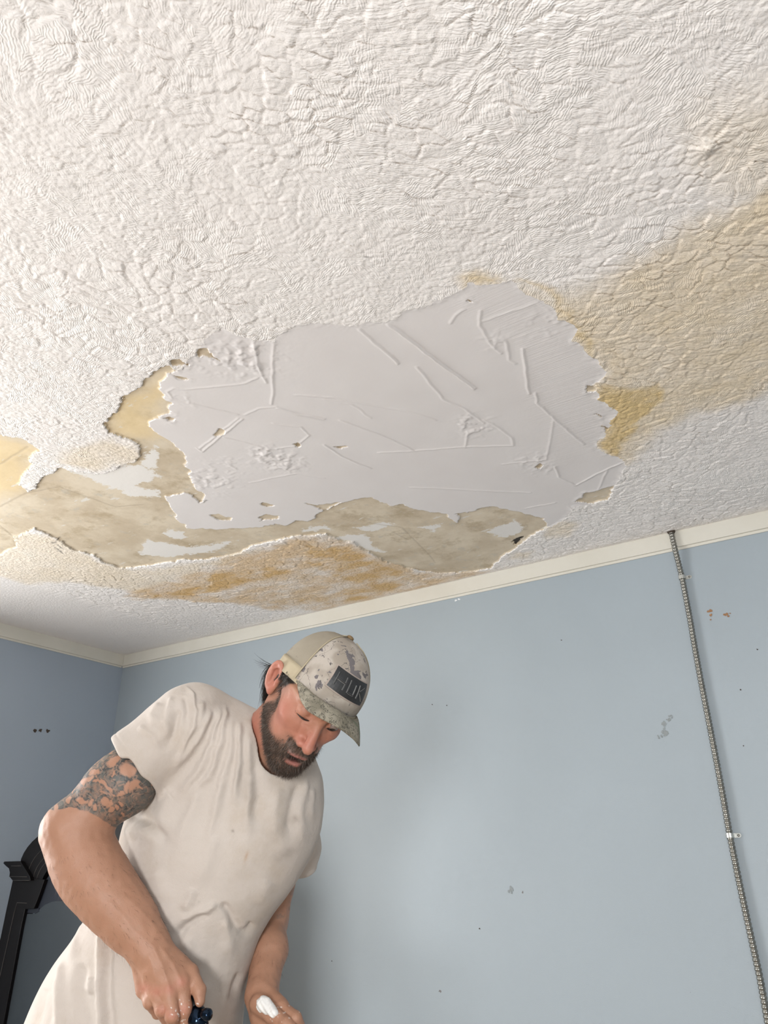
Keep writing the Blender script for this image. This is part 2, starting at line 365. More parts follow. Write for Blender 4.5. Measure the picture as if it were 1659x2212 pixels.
hc = coat(xf, yf)
sm = np.clip(sstep(-0.012, 0.022, patch), 0, 1)
H_coat = 0.0045 + hc
H_patch = 0.0042 + 0.0012 * fbm(xf * 7, yf * 7, 95, 2) + rg + rough
H_bare = 0.0006 * fbm(xf * 10, yf * 10, 99, 3) - 0.0003
CR = [[(-60,1105),(0,1095),(60,1065),(130,1052)], [(130,1052),(250,1095),(310,1090)], [(0,1135),(30,1160),(35,1190)], [(800,1130),(870,1140),(930,1200),(940,1215)], [(-10,1010),(60,965)], [(850,1150),(880,1165)]]
crk = np.zeros(xf.shape)
for pts in CR: crk = np.maximum(crk, np.exp(-(segdist(rx, ry, onceil(pts)) / 0.004) ** 2))
pin = sstep(-0.0015, 0.0015, patch); bin_ = sstep(-0.0015, 0.0015, bare)
H_under = H_coat * (1 - bin_) + H_bare * bin_ + sstep(-0.001, 0.001, skim) * bin_ * 0.0003 - crk * bin_ * 0.0008
blend = H_patch * sm + np.minimum(H_coat, H_patch + 0.003) * (1 - sm)
hp = np.where(bin_ > 0.5, H_patch, blend)
Hh = H_under * (1 - pin) + hp * pin
hole = polysd(wx, wy, onceil([(1107,1170),(1118,1163),(1130,1159),(1135,1161),(1125,1170),(1115,1177),(1108,1177)]))
Hh = np.where(hole > 0, -0.006, Hh)
# brush nub at upper right
nub, = onceil([(1527, 312)]); dn = np.hypot(xf - nub[0], yf - nub[1]); an = np.arctan2(yf - nub[1], xf - nub[0])
Hh += 0.010 * np.exp(-(dn / 0.016) ** 2) + 0.0016 * np.exp(-(dn / 0.05) ** 2) * np.sin(an * 11 + 9 * fbm(xf * 24, yf * 24, 5, 3))
edge = np.minimum.reduce([X - XL, XR - X, Y - YB, YF - Y])
Z = CEIL - np.clip(full(Hh, 0.004), -0.006, 0.02) * np.clip(edge / 0.05, 0.2, 1)
nx, ny = len(GX), len(GY)
ii = (np.arange(nx - 1)[:, None] * ny + np.arange(ny - 1)[None]).ravel()
Q = np.stack([ii, ii + 1, ii + ny + 1, ii + ny], 1)
FP, FB = full(patch, -1.0), full(np.maximum(bare, hole), -1.0)
reg = np.where(FP > 0, 1, np.where(FB > 0, 2, 0))[Q[:, 0]]

_s = onceil([(1130, 870), (1290, 815)]); STR_ANG = -math.atan2(_s[1][1] - _s[0][1], _s[1][0] - _s[0][0])
cm = Nd('brushed_ceiling_plaster'); P = cm.obj()
ap = cm.attr('skim'); ab = cm.attr('bare'); as_ = cm.attr('stain'); ao = cm.attr('orange'); ag = cm.attr('ochre'); aw = cm.attr('white')
n1 = cm.math('SUBTRACT', cm.noise(P, 160, 3), 0.5)
fp_ = cm.ramp(cm.math('ADD', ap, cm.math('MULTIPLY', n1, 0.006)), -0.0008, 0.0008)
fb_ = cm.ramp(cm.math('ADD', ab, cm.math('MULTIPLY', n1, 0.005)), -0.0008, 0.0008)
fsk = cm.ramp(cm.math('ADD', aw, cm.math('MULTIPLY', cm.noise(P, 30, 7, 0.75), 0.10)), 0.050, 0.062)
Cw = cm.mix(cm.noise(P, 3, 3), (0.83, 0.80, 0.785), (0.89, 0.87, 0.86))
Cp = cm.mix(cm.noise(P, 7, 5), (0.725, 0.695, 0.695), (0.785, 0.765, 0.765))
Cb = cm.mix(cm.ramp(cm.noise(P, 5, 6, 0.65), 0.35, 0.65), (0.58, 0.49, 0.365), (0.72, 0.64, 0.51))
Cb = cm.mix(cm.math('MULTIPLY', cm.ramp(cm.noise(P, 7, 7, 0.72), 0.50, 0.66), 0.75), Cb, (0.45, 0.36, 0.235))
Cb = cm.mix(cm.math('MULTIPLY', cm.ramp(cm.noise(P, 19, 6, 0.7), 0.55, 0.70), 0.5), Cb, (0.50, 0.48, 0.43))
Cb = cm.mix(cm.math('MULTIPLY', ag, 0.75), Cb, cm.mix(cm.noise(P, 18, 5), (0.84, 0.68, 0.40), (0.72, 0.56, 0.31)))
Cb = cm.mix(cm.ramp(cm.noise(cm.vm('MULTIPLY', P, (1, 3, 1)), 11, 5, 0.6), 0.63, 0.70), Cb, (0.74, 0.71, 0.66))
Cb = cm.mix(fsk, Cb, (0.80, 0.785, 0.76))
blot = cm.math('ADD', cm.math('MULTIPLY', cm.noise(P, 5, 6, 0.7), 1.3), -0.15)
stn = cm.math('MULTIPLY', as_, cm.math('ADD', 0.42, cm.math('MULTIPLY', blot, 1.15)), clamp=True)
Cw = cm.mix(stn, Cw, (0.70, 0.54, 0.285))
orn = cm.math('MULTIPLY', ao, cm.math('ADD', 0.30, cm.math('MULTIPLY', 0.7, cm.ramp(cm.noise(cm.vm('MULTIPLY', P, (1.0, 1.8, 1)), 6, 7, 0.65), 0.30, 0.62))), clamp=True)
Cw = cm.mix(orn, Cw, cm.mix(cm.noise(P, 16, 4), (0.66, 0.45, 0.20), (0.58, 0.36, 0.13)))
C0 = cm.mix(fb_, Cw, Cb); C0 = cm.mix(fp_, C0, Cp)
C0 = cm.mix(cm.ramp(cm.attr('hole'), -0.001, 0.002), C0, (0.03, 0.022, 0.015))
C0 = cm.mix(cm.math('MULTIPLY', cm.attr('flake'), 0.75, clamp=True), C0, (0.16, 0.15, 0.14))
C0 = cm.mix(cm.math('MULTIPLY', cm.attr('crack'), 0.35), C0, (0.35, 0.29, 0.22))
# fine relief of the brushed coat: combed strokes inside each dab
W1 = cm.vm('ADD', P, cm.vm('SCALE', cm.vm('SUBTRACT', cm.noise(P, 9, 3, col=True), (0.5, 0.5, 0.5)), scale=0.10))
vo = cm.n('TexVoronoi', i_Vector=W1, i_Scale=19.0); vo.voronoi_dimensions = '2D'
sep = cm.n('SeparateColor', i_0=vo.outputs['Color'])
ang = cm.math('MULTIPLY', sep.outputs[0], 6.283)
sp = cm.n('SeparateXYZ', i_0=cm.vm('ADD', P, cm.vm('SCALE', cm.vm('SUBTRACT', cm.noise(P, 38, 2, col=True), (0.5, 0.5, 0.5)), scale=0.022)))
lin = cm.math('ADD', cm.math('MULTIPLY', sp.outputs[0], cm.math('COSINE', ang)), cm.math('MULTIPLY', sp.outputs[1], cm.math('SINE', ang)))
comb = cm.math('SINE', cm.math('ADD', cm.math('MULTIPLY', lin, 1150.0), cm.math('MULTIPLY', cm.noise(P, 70, 2), 5.0)))
combA = cm.math('MULTIPLY', comb, cm.math('MULTIPLY', cm.ramp(cm.noise(P, 6, 3), 0.30, 0.62), 0.00030))
v2 = cm.n('TexVoronoi', i_Vector=cm.vm('ADD', P, cm.vm('SCALE', cm.noise(P, 60, 2, col=True), scale=0.012)), i_Scale=85.0); v2.voronoi_dimensions = '2D'
dab = cm.math('MULTIPLY', v2.outputs['Distance'], -0.0013)
fine_n = cm.math('MULTIPLY', cm.noise(P, 210, 3, 0.65), 0.0008)
strk = cm.noise(cm.vm('MULTIPLY', cm.n('VectorRotate', i_Vector=cm.vm('ADD', P, cm.vm('SCALE', cm.noise(P, 4, 2, col=True), scale=0.10)), i_Angle=-0.55, rotation_type='Z_AXIS').outputs[0], (11, 75, 1)), 1.0, 4, 0.6)
hcoat = cm.math('ADD', cm.math('ADD', combA, dab), cm.math('ADD', fine_n, cm.math('MULTIPLY', cm.math('MULTIPLY', strk, cm.ramp(cm.noise(P, 2.2, 2), 0.45, 0.60)), 0.0055)))
scr = cm.noise(cm.vm('MULTIPLY', cm.n('VectorRotate', i_Vector=P, i_Angle=STR_ANG, rotation_type='Z_AXIS').outputs[0], (6, 330, 1)), 1.0, 3)
hpat = cm.math('ADD', cm.math('MULTIPLY', cm.noise(P, 120, 3), 0.00022), cm.math('MULTIPLY', cm.math('MULTIPLY', scr, cm.attr('striae')), 0.0011))
hbar = cm.math('MULTIPLY', cm.noise(P, 60, 5, 0.6), 0.0006)
mx = lambda f, a, b: cm.math('ADD', cm.math('MULTIPLY', a, cm.math('SUBTRACT', 1.0, f)), cm.math('MULTIPLY', b, f))
hh = mx(fp_, mx(fb_, hcoat, hbar), hpat)
M_CEIL = cm.out(C0, 0.62, hh, 1.0, 0.85)
stri = soft([[(960,650),(1100,610),(1240,720),(1310,800),(1300,960),(1200,1010),(1150,860),(1120,740)]], 0.05, 25)
flk = np.zeros(xf.shape)
for pts in ([(116,1170),(126,1176),(130,1181)], [(117,1181),(128,1187),(133,1192)], [(129,1160),(120,1172)], [(438,1083),(444,1078)], [(785,553),(789,551)], [(1541,108),(1544,106)], [(440,1263),(446,1262)], [(1258,1236),(1259,1242)], [(556,1420),(560,1421)]):
    flk = np.maximum(flk, np.exp(-(segdist(wx, wy, onceil(pts)) / 0.0035) ** 2))
gsp = soft([[(205,1372),(215,1366),(232,1370),(222,1380),(208,1379)], [(255,1368),(268,1364),(272,1368),(258,1372)]], 0.012, 29)
AT = dict(flake=full(np.maximum(flk, 0.35 * gsp), 0), skim=FP, bare=FB, stain=full(s1, 0), orange=full(s2, 0), ochre=full(ochre_mask, 0), white=full(np.clip(skim, -1, 1), -1), hole=full(np.clip(hole, -1, 1), -1), crack=full(crk * bin_, 0), striae=full(stri, 0))
def submesh(name, k, parent=None):
    q = Q[reg == k]; u, inv = np.unique(q, return_inverse=True)
    return mesh(name, np.stack([X, Y, Z], 1)[u], inv.reshape(q.shape), M_CEIL, parent, True, {a: v[u] for a, v in AT.items()})
ceil = struct(submesh('ceiling', 0))
submesh('smooth_plaster_patch', 1, ceil)['label'] = 'smooth pale joint compound patch with trowel ridges'
submesh('bare_plaster', 2, ceil)['label'] = 'tan bare plaster where the textured coat has peeled off'
MB().box((XL - 0.12, YB - 0.12, CEIL + 0.012), (XR + 0.12, YF + 0.12, CEIL + 0.06)).build('ceiling_slab', M_TRIM, ceil)

# ================================================================== WALL DETAILS
M_HOLE = simple('torn_wall_hole', (0.06, 0.045, 0.035), 0.9, 0.4, 300)
M_CHIPD = simple('rusty_scar', (0.30, 0.17, 0.09), 0.9, 0.5, 400)
def blob(name, cen, u, v, r, mat, parent, seed, asp=1.0, n=12):
    rnd = random.Random(seed); cen, u, v = Vector(cen), Vector(u), Vector(v); w = u.cross(v).normalized()
    V = [cen + w * 0.0012]; 
    for k in range(n):
        a = 6.2832 * k / n; rr = r * (0.45 + 0.65 * rnd.random()); V.append(cen + (u * math.cos(a) * rr * asp + v * math.sin(a) * rr) + w * 0.0008)
    Fc = [(0, k + 1, (k + 1) % n + 1) for k in range(n)]
    return mesh(name, V, Fc, mat, parent, False)
bk = bpy.data.objects['wall_back']
for k, (px, py, r) in enumerate([(75,1578,.0120),(87,1578,.0115),(103,1579,.0125)]):
    y, z = onleft(px, py); blob('wall_hole', (XL + 0.0006, y, z), (0, 1, 0), (0, 0, 1), r, M_HOLE, WB, k)
def backblob(name, px, py, r, mat, seed, asp=1.0):
    x, z = onback(px, py); return blob(name, (x, YF - 0.0006, z), (1, 0, 0), (0, 0, 1), r, mat, bk, seed, asp)
for k, (px, py, r, asp) in enumerate([(1534,1320,.0070,1.2),(1536,1329,.0075,.8),(1529,1321,.005,1),(1567,1328,.0075,1.4),(1573,1331,.005,1),(1535,1339,.0035,1),(1577,1325,.003,1)]): backblob('paint_chip', px, py, r, M_CHIPD, 20 + k, asp)
for k, (px, py) in enumerate([(1636,1403),(1600,1490),(1213,1383),(934,1522),(965,1524),(1606,1611),(1036,2006),(717,2076),(1640,2076)]): backblob('nail_hole', px, py, 0.0032, M_HOLE, 40 + k)
M_SPK = simple('white_filler', (0.75, 0.78, 0.80), 0.7, 0.1, 60)
for k, (px, py) in enumerate([(985,1297),(992,1295)]): backblob('filler_dab', px, py, 0.006, M_SPK, 70 + k, 1.4)
M_SMU = Nd('grey_wall_smudge'); _p = M_SMU.obj()
M_SMUD = M_SMU.out(M_SMU.mix(M_SMU.noise(_p, 60, 5), (0.19, 0.21, 0.21), (0.29, 0.33, 0.35)), 0.6)
for k, (px, py, r, asp) in enumerate([(1436,1575,.020,.6),(1446,1552,.012,.9),(1425,1592,.009,1.),(1103,1924,.013,.8)]):
    M_ = M_SMUD
    x, z = onback(px, py)
    rnd = random.Random(k); 
    for j in range(9):
        a = rnd.random() * 6.28; q = rnd.random() ** .6 * r
        blob('scuff_mark', (x + q * math.cos(a) * asp, YF - 0.0004, z + q * math.sin(a)), (1, 0, 0), (0, 0, 1), r * (0.22 + 0.30 * rnd.random()), M_SMUD, bk, 100 + k * 10 + j)

# ---- flexible metal conduit
mm = Nd('galvanised_steel'); mp = mm.obj()
M_GALV = mm.out(mm.mix(mm.noise(mp, 40, 5), (0.20, 0.20, 0.18), (0.36, 0.355, 0.33)), 0.30, mm.math('MULTIPLY', mm.noise(mp, 400, 2), 0.0003), Metallic=0.85)
cyq = YF - T - 0.010
pts = []; rad = []
for px, py in [(1450,1148),(1461,1200),(1472,1250),(1491,1345),(1510,1450),(1541,1620),(1575,1800),(1610,1970),(1640,2115),(1657,2212)]:
    q = RW @ np.array([px - CX, py - CY, F]); q = q / q[1] * (cyq + 0.004); pts.append((q[0], q[2] + CAMZ))
zs = np.array([p[1] for p in pts]); xs = np.array([p[0] for p in pts])
zz = np.arange(CEIL - 0.001, 0.30, -0.00205)
xx = np.interp(-zz, -zs, xs); kk = np.ones(9) / 9; xx = np.convolve(np.pad(xx, 4, 'edge'), kk, 'valid')
yy = np.where(zz > lz, cyq, np.minimum(cyq + 0.0, 9)) + (np.clip((lz - zz) / 0.12, 0, 1)) * 0.013
xx = xx + 0.0015 * np.sin(zz * 9)
RC = 0.0102
prof = RC * (1.05 - 0.26 * (0.5 + 0.5 * np.cos(np.arange(len(zz)) * 2 * np.pi / 6)) ** 3)
mb = MB().tube(list(zip(xx, yy, zz)), list(prof), 14)
cond = mb.build('flexible_conduit', M_GALV, smooth=True)
tag(cond, 'ribbed grey metal conduit running down the blue wall from the ceiling', 'conduit')
fl_ = MB().tube([(xx[0], cyq, CEIL - 0.001), (xx[0], cyq, CEIL - 0.006), (xx[0], cyq, CEIL - 0.011)], [0.0165, 0.0155, 0.0125], 14).build('dark_collar', M_HOLE, cond, True)
M_STR = simple('zinc_strap', (0.62, 0.63, 0.60), 0.35, 0.1, 80, 0.8)
for k, (px, py, lab) in enumerate([(1478,1249,'small zinc strap screwed over the conduit just below the ceiling trim'), (1584,1805,'small zinc strap screwed over the conduit low on the wall, near the right edge')]):
    zq = onback(px, py)[1] ; zq = float(np.interp(-zq, -zz[::-1][::-1], zz)) if False else zq
    i = int(np.argmin(abs(zz - zq + (0.0)))); c = (xx[i], yy[i], zz[i])
    root = empty('conduit_strap', (c[0] + 0.018, YF - 0.001, c[2]), lab, 'strap', 'straps holding the conduit')
    w = 0.0072; b = MB(); ro, ri = RC + 0.0030, RC + 0.0004; N = 14
    arc = [(c[0] + math.cos(a) * ro, c[1] - math.sin(a) * ro) for a in np.linspace(-0.5, math.pi + 0.6, N)]
    arci = [(c[0] + math.cos(a) * ri, c[1] - math.sin(a) * ri) for a in np.linspace(math.pi + 0.6, -0.5, N)]
    b.prism(arc + arci, 'z', c[2] - w, c[2] + w); b.build('saddle', M_STR, root, False, 0.0006)
    x0 = c[0] + RC; t = []
    for a in np.linspace(-math.pi / 2, math.pi / 2, 9): t.append((x0 + 0.016 + math.cos(a) * w, c[2] + math.sin(a) * w))
    MB().prism([(x0 - 0.002, c[2] - w)] + t + [(x0 - 0.002, c[2] + w)], 'y', YF - 0.0005, YF - 0.0024).build('tab', M_STR, root, False, 0.0005)
    MB().tube([(x0 + 0.015, YF - 0.002, c[2]), (x0 + 0.015, YF - 0.0042, c[2]), (x0 + 0.015, YF - 0.0052, c[2])], [0.0042, 0.004, 0.0022], 12).build('screw', M_GALV, root, True)

# ---- arched headboard standing by the left wall
M_BLK = simple('black_lacquered_wood', (0.003, 0.0024, 0.003), 0.45, 0.3, 20, Specular_IOR_Level=0.22)
M_EDGE = simple('grey_moulding_line', (0.045, 0.039, 0.036), 0.45, 0.3, 90)  # thin moulding beads, a little paler than the black wood
M_NAVY = simple('dark_navy_panel', (0.006, 0.009, 0.017), 0.45, 0.2, 12)
M_GLS = simple('dull_grey_panel', (0.034, 0.042, 0.050), 0.42, 0.2, 3, Specular_IOR_Level=0.3)
YM = 2.28
def hbp(px, py, o=0.022):
    q = RW @ np.array([px - CX, py - CY, F]); q = q / q[1] * (YM - o); return q[0], q[2] + CAMZ
xl_, zcap = hbp(37, 1863)
xc = hbp(187, 1770)[0]; ztop = hbp(187, 1768)[1]
root = empty('arched_headboard', (xc, YM, 0), 'black wooden arched headboard with grey inset panel behind the man, at the left', 'headboard')
mir = lambda v: 2 * xc - v
def sym(L): return L + [(mir(x), z) for x, z in reversed(L)]
def arch_w(x0, z0, zt, n=24):
    r = xc - x0; return [(xc - r * math.cos(a), z0 + (zt - z0) * math.sin(a)) for a in np.linspace(0, math.pi, n)]
xa, za = hbp(43, 1864); xb, zb = hbp(73, 1962)
A0 = arch_w(xa, za - 0.006, ztop); xi, zi = hbp(95, 1905); zit = hbp(187, 1845)[1]
A1 = arch_w(xi - 0.02, zi - 0.01, zit)
b = MB()
for k in range(len(A0) - 1): b.prism([A0[k], A0[k + 1], A1[k + 1], A1[k]], 'y', YM - 0.022, YM + 0.02)
b.build('arch', M_BLK, root)
for t in (0.42, 0.66, 0.80):
    L = [(p[0] * (1 - t) + q[0] * t, p[1] * (1 - t) + q[1] * t) for p, q in zip(A0, A1)]
    MB().tube([(p[0], YM - 0.0225, p[1]) for p in L], 0.0013, 6).build('bead', M_EDGE, root, True)
for s in (-1, 1):
    G = (lambda v: v) if s < 0 else mir
    Pp = lambda L, o=0.024: [(G(hbp(*q, o)[0]), hbp(*q, o)[1]) for q in L]
    P4 = Pp([(28, 1898), (14, 1962), (2, 2020), (-40, 2205)]); xb0 = P4[-1][0] ; inn = Pp([(46, 2000), (54, 1964), (73, 1963), (84, 1935), (96, 1900), (60, 1895)])
    gx_ = G(hbp(10, 2200)[0])
    post = MB().prism(P4 + [(xb0, 0.0), (gx_, 0.0), (gx_, hbp(10, 2200)[1])] + inn, 'y', YM - 0.024, YM + 0.022).build('post', M_BLK, root, False, 0.002)
    B1 = Pp([(58, 1951), (37, 1950), (30, 1975), (0, 2110), (-14, 2190)])
    MB().tube([(x, YM - 0.0245, z) for x, z in B1], 0.0013, 6).build('bead', M_EDGE, post, True)
    C1 = Pp([(7, 1865), (9, 1861), (44, 1860), (64, 1893), (66, 1902), (28, 1903), (22, 1896), (20, 1893), (21, 1885), (19, 1876), (13, 1871)], 0.042)
    cap_ = MB().prism(C1, 'y', YM - 0.042, YM + 0.03).build('cornice_cap', M_BLK, root, False, 0.0012)
    for L in ([(24, 1870.5), (46, 1870.5)], [(20, 1893.5), (58, 1894)], [(29, 1902), (64, 1902)]):
        MB().tube([(x, YM - 0.0425, z) for x, z in Pp(L, 0.042)], 0.0011, 6).build('bead', M_EDGE, cap_, True)
    MB().prism(Pp([(54, 1963), (47, 2000), (5, 2212), (10, 2212), (52, 2000), (58, 1972), (77, 1973), (84, 1969), (84, 1962)], 0.010), 'y', YM - 0.010, YM).build('inner_bevel', M_NAVY, root)
x1 = hbp(50, 1975)[0]
MB().prism(arch_w(xi - 0.05, zi - 0.12, zit + 0.02) + [(mir(x1), 0.30), (x1, 0.30)], 'y', YM - 0.006, YM + 0.012).build('top_panel', M_NAVY, root)
sc_ = [hbp(*q, 0.0085) for q in [(52, 1985), (58, 1974), (77, 1974), (84, 1966), (96, 1955), (112, 1948), (127, 1946), (140, 1949), (150, 1955)]] + [(xc, hbp(158, 1964)[1])]
MB().prism(sc_ + [(mir(x), z) for x, z in reversed(sc_[:-1])] + [(mir(x1), 0.30), (x1, 0.30)], 'y', YM - 0.0085, YM - 0.004).build('inset_panel', M_GLS, root)
MB().box((x1 - 0.02, YM - 0.02, 0.22), (mir(x1) + 0.02, YM + 0.02, 0.36)).build('bottom_rail', M_BLK, root, False, 0.003)
# ================================================================== IMPLICIT SURFACES
import openvdb
f32 = np.float32
def unit(v): v = np.asarray(v, float); return v / np.linalg.norm(v)
def rc(P, a, b, ra, rb, k=None):
    a = np.asarray(a, f32); b = np.asarray(b, f32); u = b - a; q = P - a
    t = np.clip(q @ u / float(u @ u), 0, 1)
    d = q - t[:, None] * u
    return np.sqrt(np.einsum('ij,ij->i', d, d)) - (ra + (rb - ra) * t)
def el(P, c, r, A=None):
    q = P - np.asarray(c, f32)
    if A is not None: q = q @ np.asarray(A, f32).T
    r = np.asarray(r, f32); k0 = np.sqrt(((q / r) ** 2).sum(1)); k1 = np.sqrt(((q / (r * r)) ** 2).sum(1)) + 1e-6
    return k0 * (k0 - 1) / k1
def smin(a, b, k):
    h = np.clip(0.5 + 0.5 * (b - a) / k, 0, 1); return b + (a - b) * h - k * h * (1 - h)
def smax(a, b, k): return -smin(-a, -b, k)
def chain(P, pts, rad, k=0.006):
    d = None
    for i in range(len(pts) - 1):
        e = rc(P, pts[i], pts[i + 1], rad[i], rad[i + 1]); d = e if d is None else smin(d, e, k)
    return d
def polygonize(f, lo, hi, vox):
    B = 8; lo = np.asarray(lo, float); n = np.ceil((np.asarray(hi) - lo) / (vox * B)).astype(int)
    I = np.stack(np.meshgrid(*[np.arange(k) for k in n], indexing='ij'), -1).reshape(-1, 3)
    cen = (lo + (I * B + (B - 1) / 2) * vox).astype(f32)
    d = np.concatenate([f(cen[i:i + 200000]) for i in range(0, len(cen), 200000)])
    hd = vox * B * 0.9 + 0.004
    g = openvdb.FloatGrid(vox * 3)
    for b in I[d <= -hd]:
        a = tuple(int(x) for x in b * B); g.fill(a, tuple(x + B - 1 for x in a), -vox * 3, True)
    near = I[np.abs(d) < hd]
    loc = np.stack(np.meshgrid(*[np.arange(B)] * 3, indexing='ij'), -1).reshape(-1, 3)
    for i in range(0, len(near), 400):
        nb = near[i:i + 400]; P = (lo + (nb[:, None, :] * B + loc[None]) * vox).reshape(-1, 3).astype(f32)
        v = np.clip(f(P), -vox * 3, vox * 3).reshape(-1, B, B, B)
        for b, a in zip(nb, v): g.copyFromArray(np.ascontiguousarray(a), ijk=tuple(int(x) for x in b * B))
    r = g.convertToPolygons(isovalue=0.0, adaptivity=0.0)
    V, Qd = np.asarray(r[0], float), np.asarray(r[-1]).astype(np.int64)
    V = lo + V * vox
    T = V[Qd]; vol = np.einsum('ij,ij->i', np.cross(T[:, 1] - T[:, 0], T[:, 2] - T[:, 0]), T[:, 0] - V.mean(0)).sum()
    if vol < 0: Qd = Qd[:, ::-1]
    return V, Qd
def vnormals(V, Q):
    N = np.cross(V[Q[:, 2]] - V[Q[:, 0]], V[Q[:, 3]] - V[Q[:, 1]]); o = np.zeros_like(V)
    for k in range(4):
        for c in range(3): o[:, c] += np.bincount(Q[:, k], N[:, c], len(V))
    return o / (np.linalg.norm(o, axis=1, keepdims=True) + 1e-12)
def smooth_mesh(V, Q, it=2, lam=0.5):
    E_ = np.concatenate([Q[:, [0, 1]], Q[:, [1, 2]], Q[:, [2, 3]], Q[:, [3, 0]]]); E_ = np.concatenate([E_, E_[:, ::-1]])
    cnt = np.bincount(E_[:, 0], minlength=len(V))[:, None]
    for _ in range(it):
        s = np.stack([np.bincount(E_[:, 0], V[E_[:, 1], c], len(V)) for c in range(3)], 1); V = V + lam * (s / np.maximum(cnt, 1) - V)
    return V
def proj(V): return CX + F * V[:, 0] / V[:, 2], CY + F * V[:, 1] / V[:, 2]
def n3(V, f, s):                     # isotropic noise: random plane waves
    g = np.random.RandomState(s + 100); o = 0
    for _ in range(26):
        k = unit(g.randn(3)) * f * 6.2832 * g.uniform(0.35, 1.3)
        o = o + np.sin(V @ k + g.uniform(0, 6.28)) 
    return o / 9.0

# ================================================================== THE MAN (camera-space joints, then world)
HR = np.array([[-0.81579392, 0.16196967, 0.55519915], [-0.4478477, 0.43050133, -0.78364599], [-0.36594086, -0.8879383, -0.27866263]])
HT = np.array([-0.14115738, 0.35899656, 1.43522959])
def hl(p): return HR @ np.asarray(p, float) + HT          # head local (right, forward, up) -> camera space
J = lambda x, y, d: tocc(x, y, d)
NECK = J(560, 1625, 1.545)
SR, ER, FRm, FRn, WR = J(402, 1562, 1.51), J(157, 1792, 1.415), J(210, 1893, 1.375), J(264, 1968, 1.345), J(318, 2038, 1.31)
SL, EL_, FL_, WL = J(640, 1725, 1.62), J(577, 1985, 1.565), J(581, 2050, 1.49), J(565, 2150, 1.40)

CRm = np.array([[-0.699, 0.431, 0.570], [-0.562, 0.160, -0.811], [-0.441, -0.888, 0.130]])
CRm = np.stack([unit(CRm[:, 0]), unit(CRm[:, 1]), unit(CRm[:, 2])], 1); CT = np.array([-0.13959498, 0.35782532, 1.45813092]) * 0.992
CRX, CRY, CRZ = 0.0865, 0.104, 0.128
def head_f(P):
    q = (P - HT.astype(f32)) @ HR.astype(f32)
    s = q.copy(); sx = np.sign(q[:, 0]); s[:, 0] = np.abs(q[:, 0])     # mirrored half
    d = el(q, (0, -0.012, 0.045), (0.076, 0.096, 0.090))
    d = smin(d, el(q, (0, 0.035, -0.022), (0.057, 0.060, 0.085)), 0.03)
    d = smin(d, rc(s, (0.053, -0.002, -0.052), (0.016, 0.076, -0.098), 0.017, 0.017), 0.028)
    d = smin(d, el(q, (0, 0.040, -0.070), (0.046, 0.055, 0.042)), 0.02)
    d = smin(d, el(q, (0, 0.080, -0.100), (0.020, 0.018, 0.018)), 0.015)
    d = smin(d, el(s, (0.040, 0.055, -0.010), (0.021, 0.023, 0.017)), 0.02)
    d = smin(d, rc(s, (0.006, 0.090, 0.038), (0.045, 0.070, 0.040), 0.010, 0.008), 0.014)
    d = smax(d, -el(s, (0.032, 0.100, 0.018), (0.017, 0.020, 0.013)), 0.012)
    d = smin(d, el(s, (0.032, 0.073, 0.019), (0.0145, 0.0145, 0.0125)), 0.003)
    d = smin(d, rc(s, (0.020, 0.086, 0.0135), (0.046, 0.078, 0.012), 0.0022, 0.002), 0.004)
    nose = rc(q, (0, 0.086, 0.024), (0, 0.1105, -0.024), 0.0078, 0.0098)
    nose = smin(nose, el(q, (0, 0.112, -0.029), (0.0100, 0.012, 0.0098)), 0.006)
    nose = smin(nose, el(s, (0.0135, 0.099, -0.031), (0.0075, 0.010, 0.0080)), 0.005)
    nose = smax(nose, -el(s, (0.0075, 0.103, -0.0405), (0.0038, 0.0058, 0.0045)), 0.003)
    d = smin(d, nose, 0.010)
    d = smin(d, el(q, (0, 0.086, -0.062), (0.026, 0.016, 0.022)), 0.012)
    d = smin(d, el(q, (0, 0.0995, -0.0600), (0.0200, 0.0060, 0.0042)), 0.004)
    d = smin(d, el(q, (0, 0.0960, -0.0805), (0.0170, 0.0062, 0.0048)), 0.004)
    d = smax(d, -el(q, (0, 0.1020, -0.0702), (0.0180, 0.0180, 0.0070)), 0.003)
    d = smin(d, el(q, (0, 0.0860, -0.0655), (0.014, 0.0030, 0.0022)), 0.001)
    cp = (P - CT.astype(f32)) @ CRm.astype(f32)
    cz_ = cp.copy(); cz_[:, 2] = np.maximum(cz_[:, 2], 0)
    d = smax(d, el(cz_, (0, 0, 0), (CRX - .005, CRY - .005, CRZ - .006)) - 2.2 * np.maximum(0.004 - cp[:, 2], 0), 0.010)
    # ears: a cupped disc with a thick rim and a lobe
    A = np.array([[0.85, 0.53, 0], [-0.53, 0.85, 0], [0, 0, 1.0]]); tl = math.radians(-12)
    Bm = np.array([[1, 0, 0], [0, math.cos(tl), -math.sin(tl)], [0, math.sin(tl), math.cos(tl)]]) @ A
    e = (s - np.array((0.0825, -0.016, 0.002), f32)) @ Bm.T.astype(f32)
    ear = el(e, (0, 0, 0), (0.0085, 0.0195, 0.0330))
    ear = smax(ear, -el(e, (0.0085, 0.002, 0.003), (0.0105, 0.0135, 0.0250)), 0.002)
    ear = smin(ear, rc(e, (0.002, -0.006, -0.018), (0.003, -0.008, 0.012), 0.0030, 0.0028), 0.003)
    ear = smin(ear, rc(e, (0.003, -0.008, 0.012), (0.002, 0.004, 0.022), 0.0026, 0.0022), 0.003)
    ear = smax(ear, -el(e, (0.0045, 0.005, -0.004), (0.006, 0.0065, 0.008)), 0.002)
    ear = smin(ear, el(e, (0.001, 0.006, -0.027), (0.0060, 0.0085, 0.0100)), 0.004)
    ear = smin(ear, el(e, (0.003, 0.0135, -0.004), (0.0035, 0.0040, 0.0062)), 0.003)
    d = smin(d, ear, 0.004)
    return d
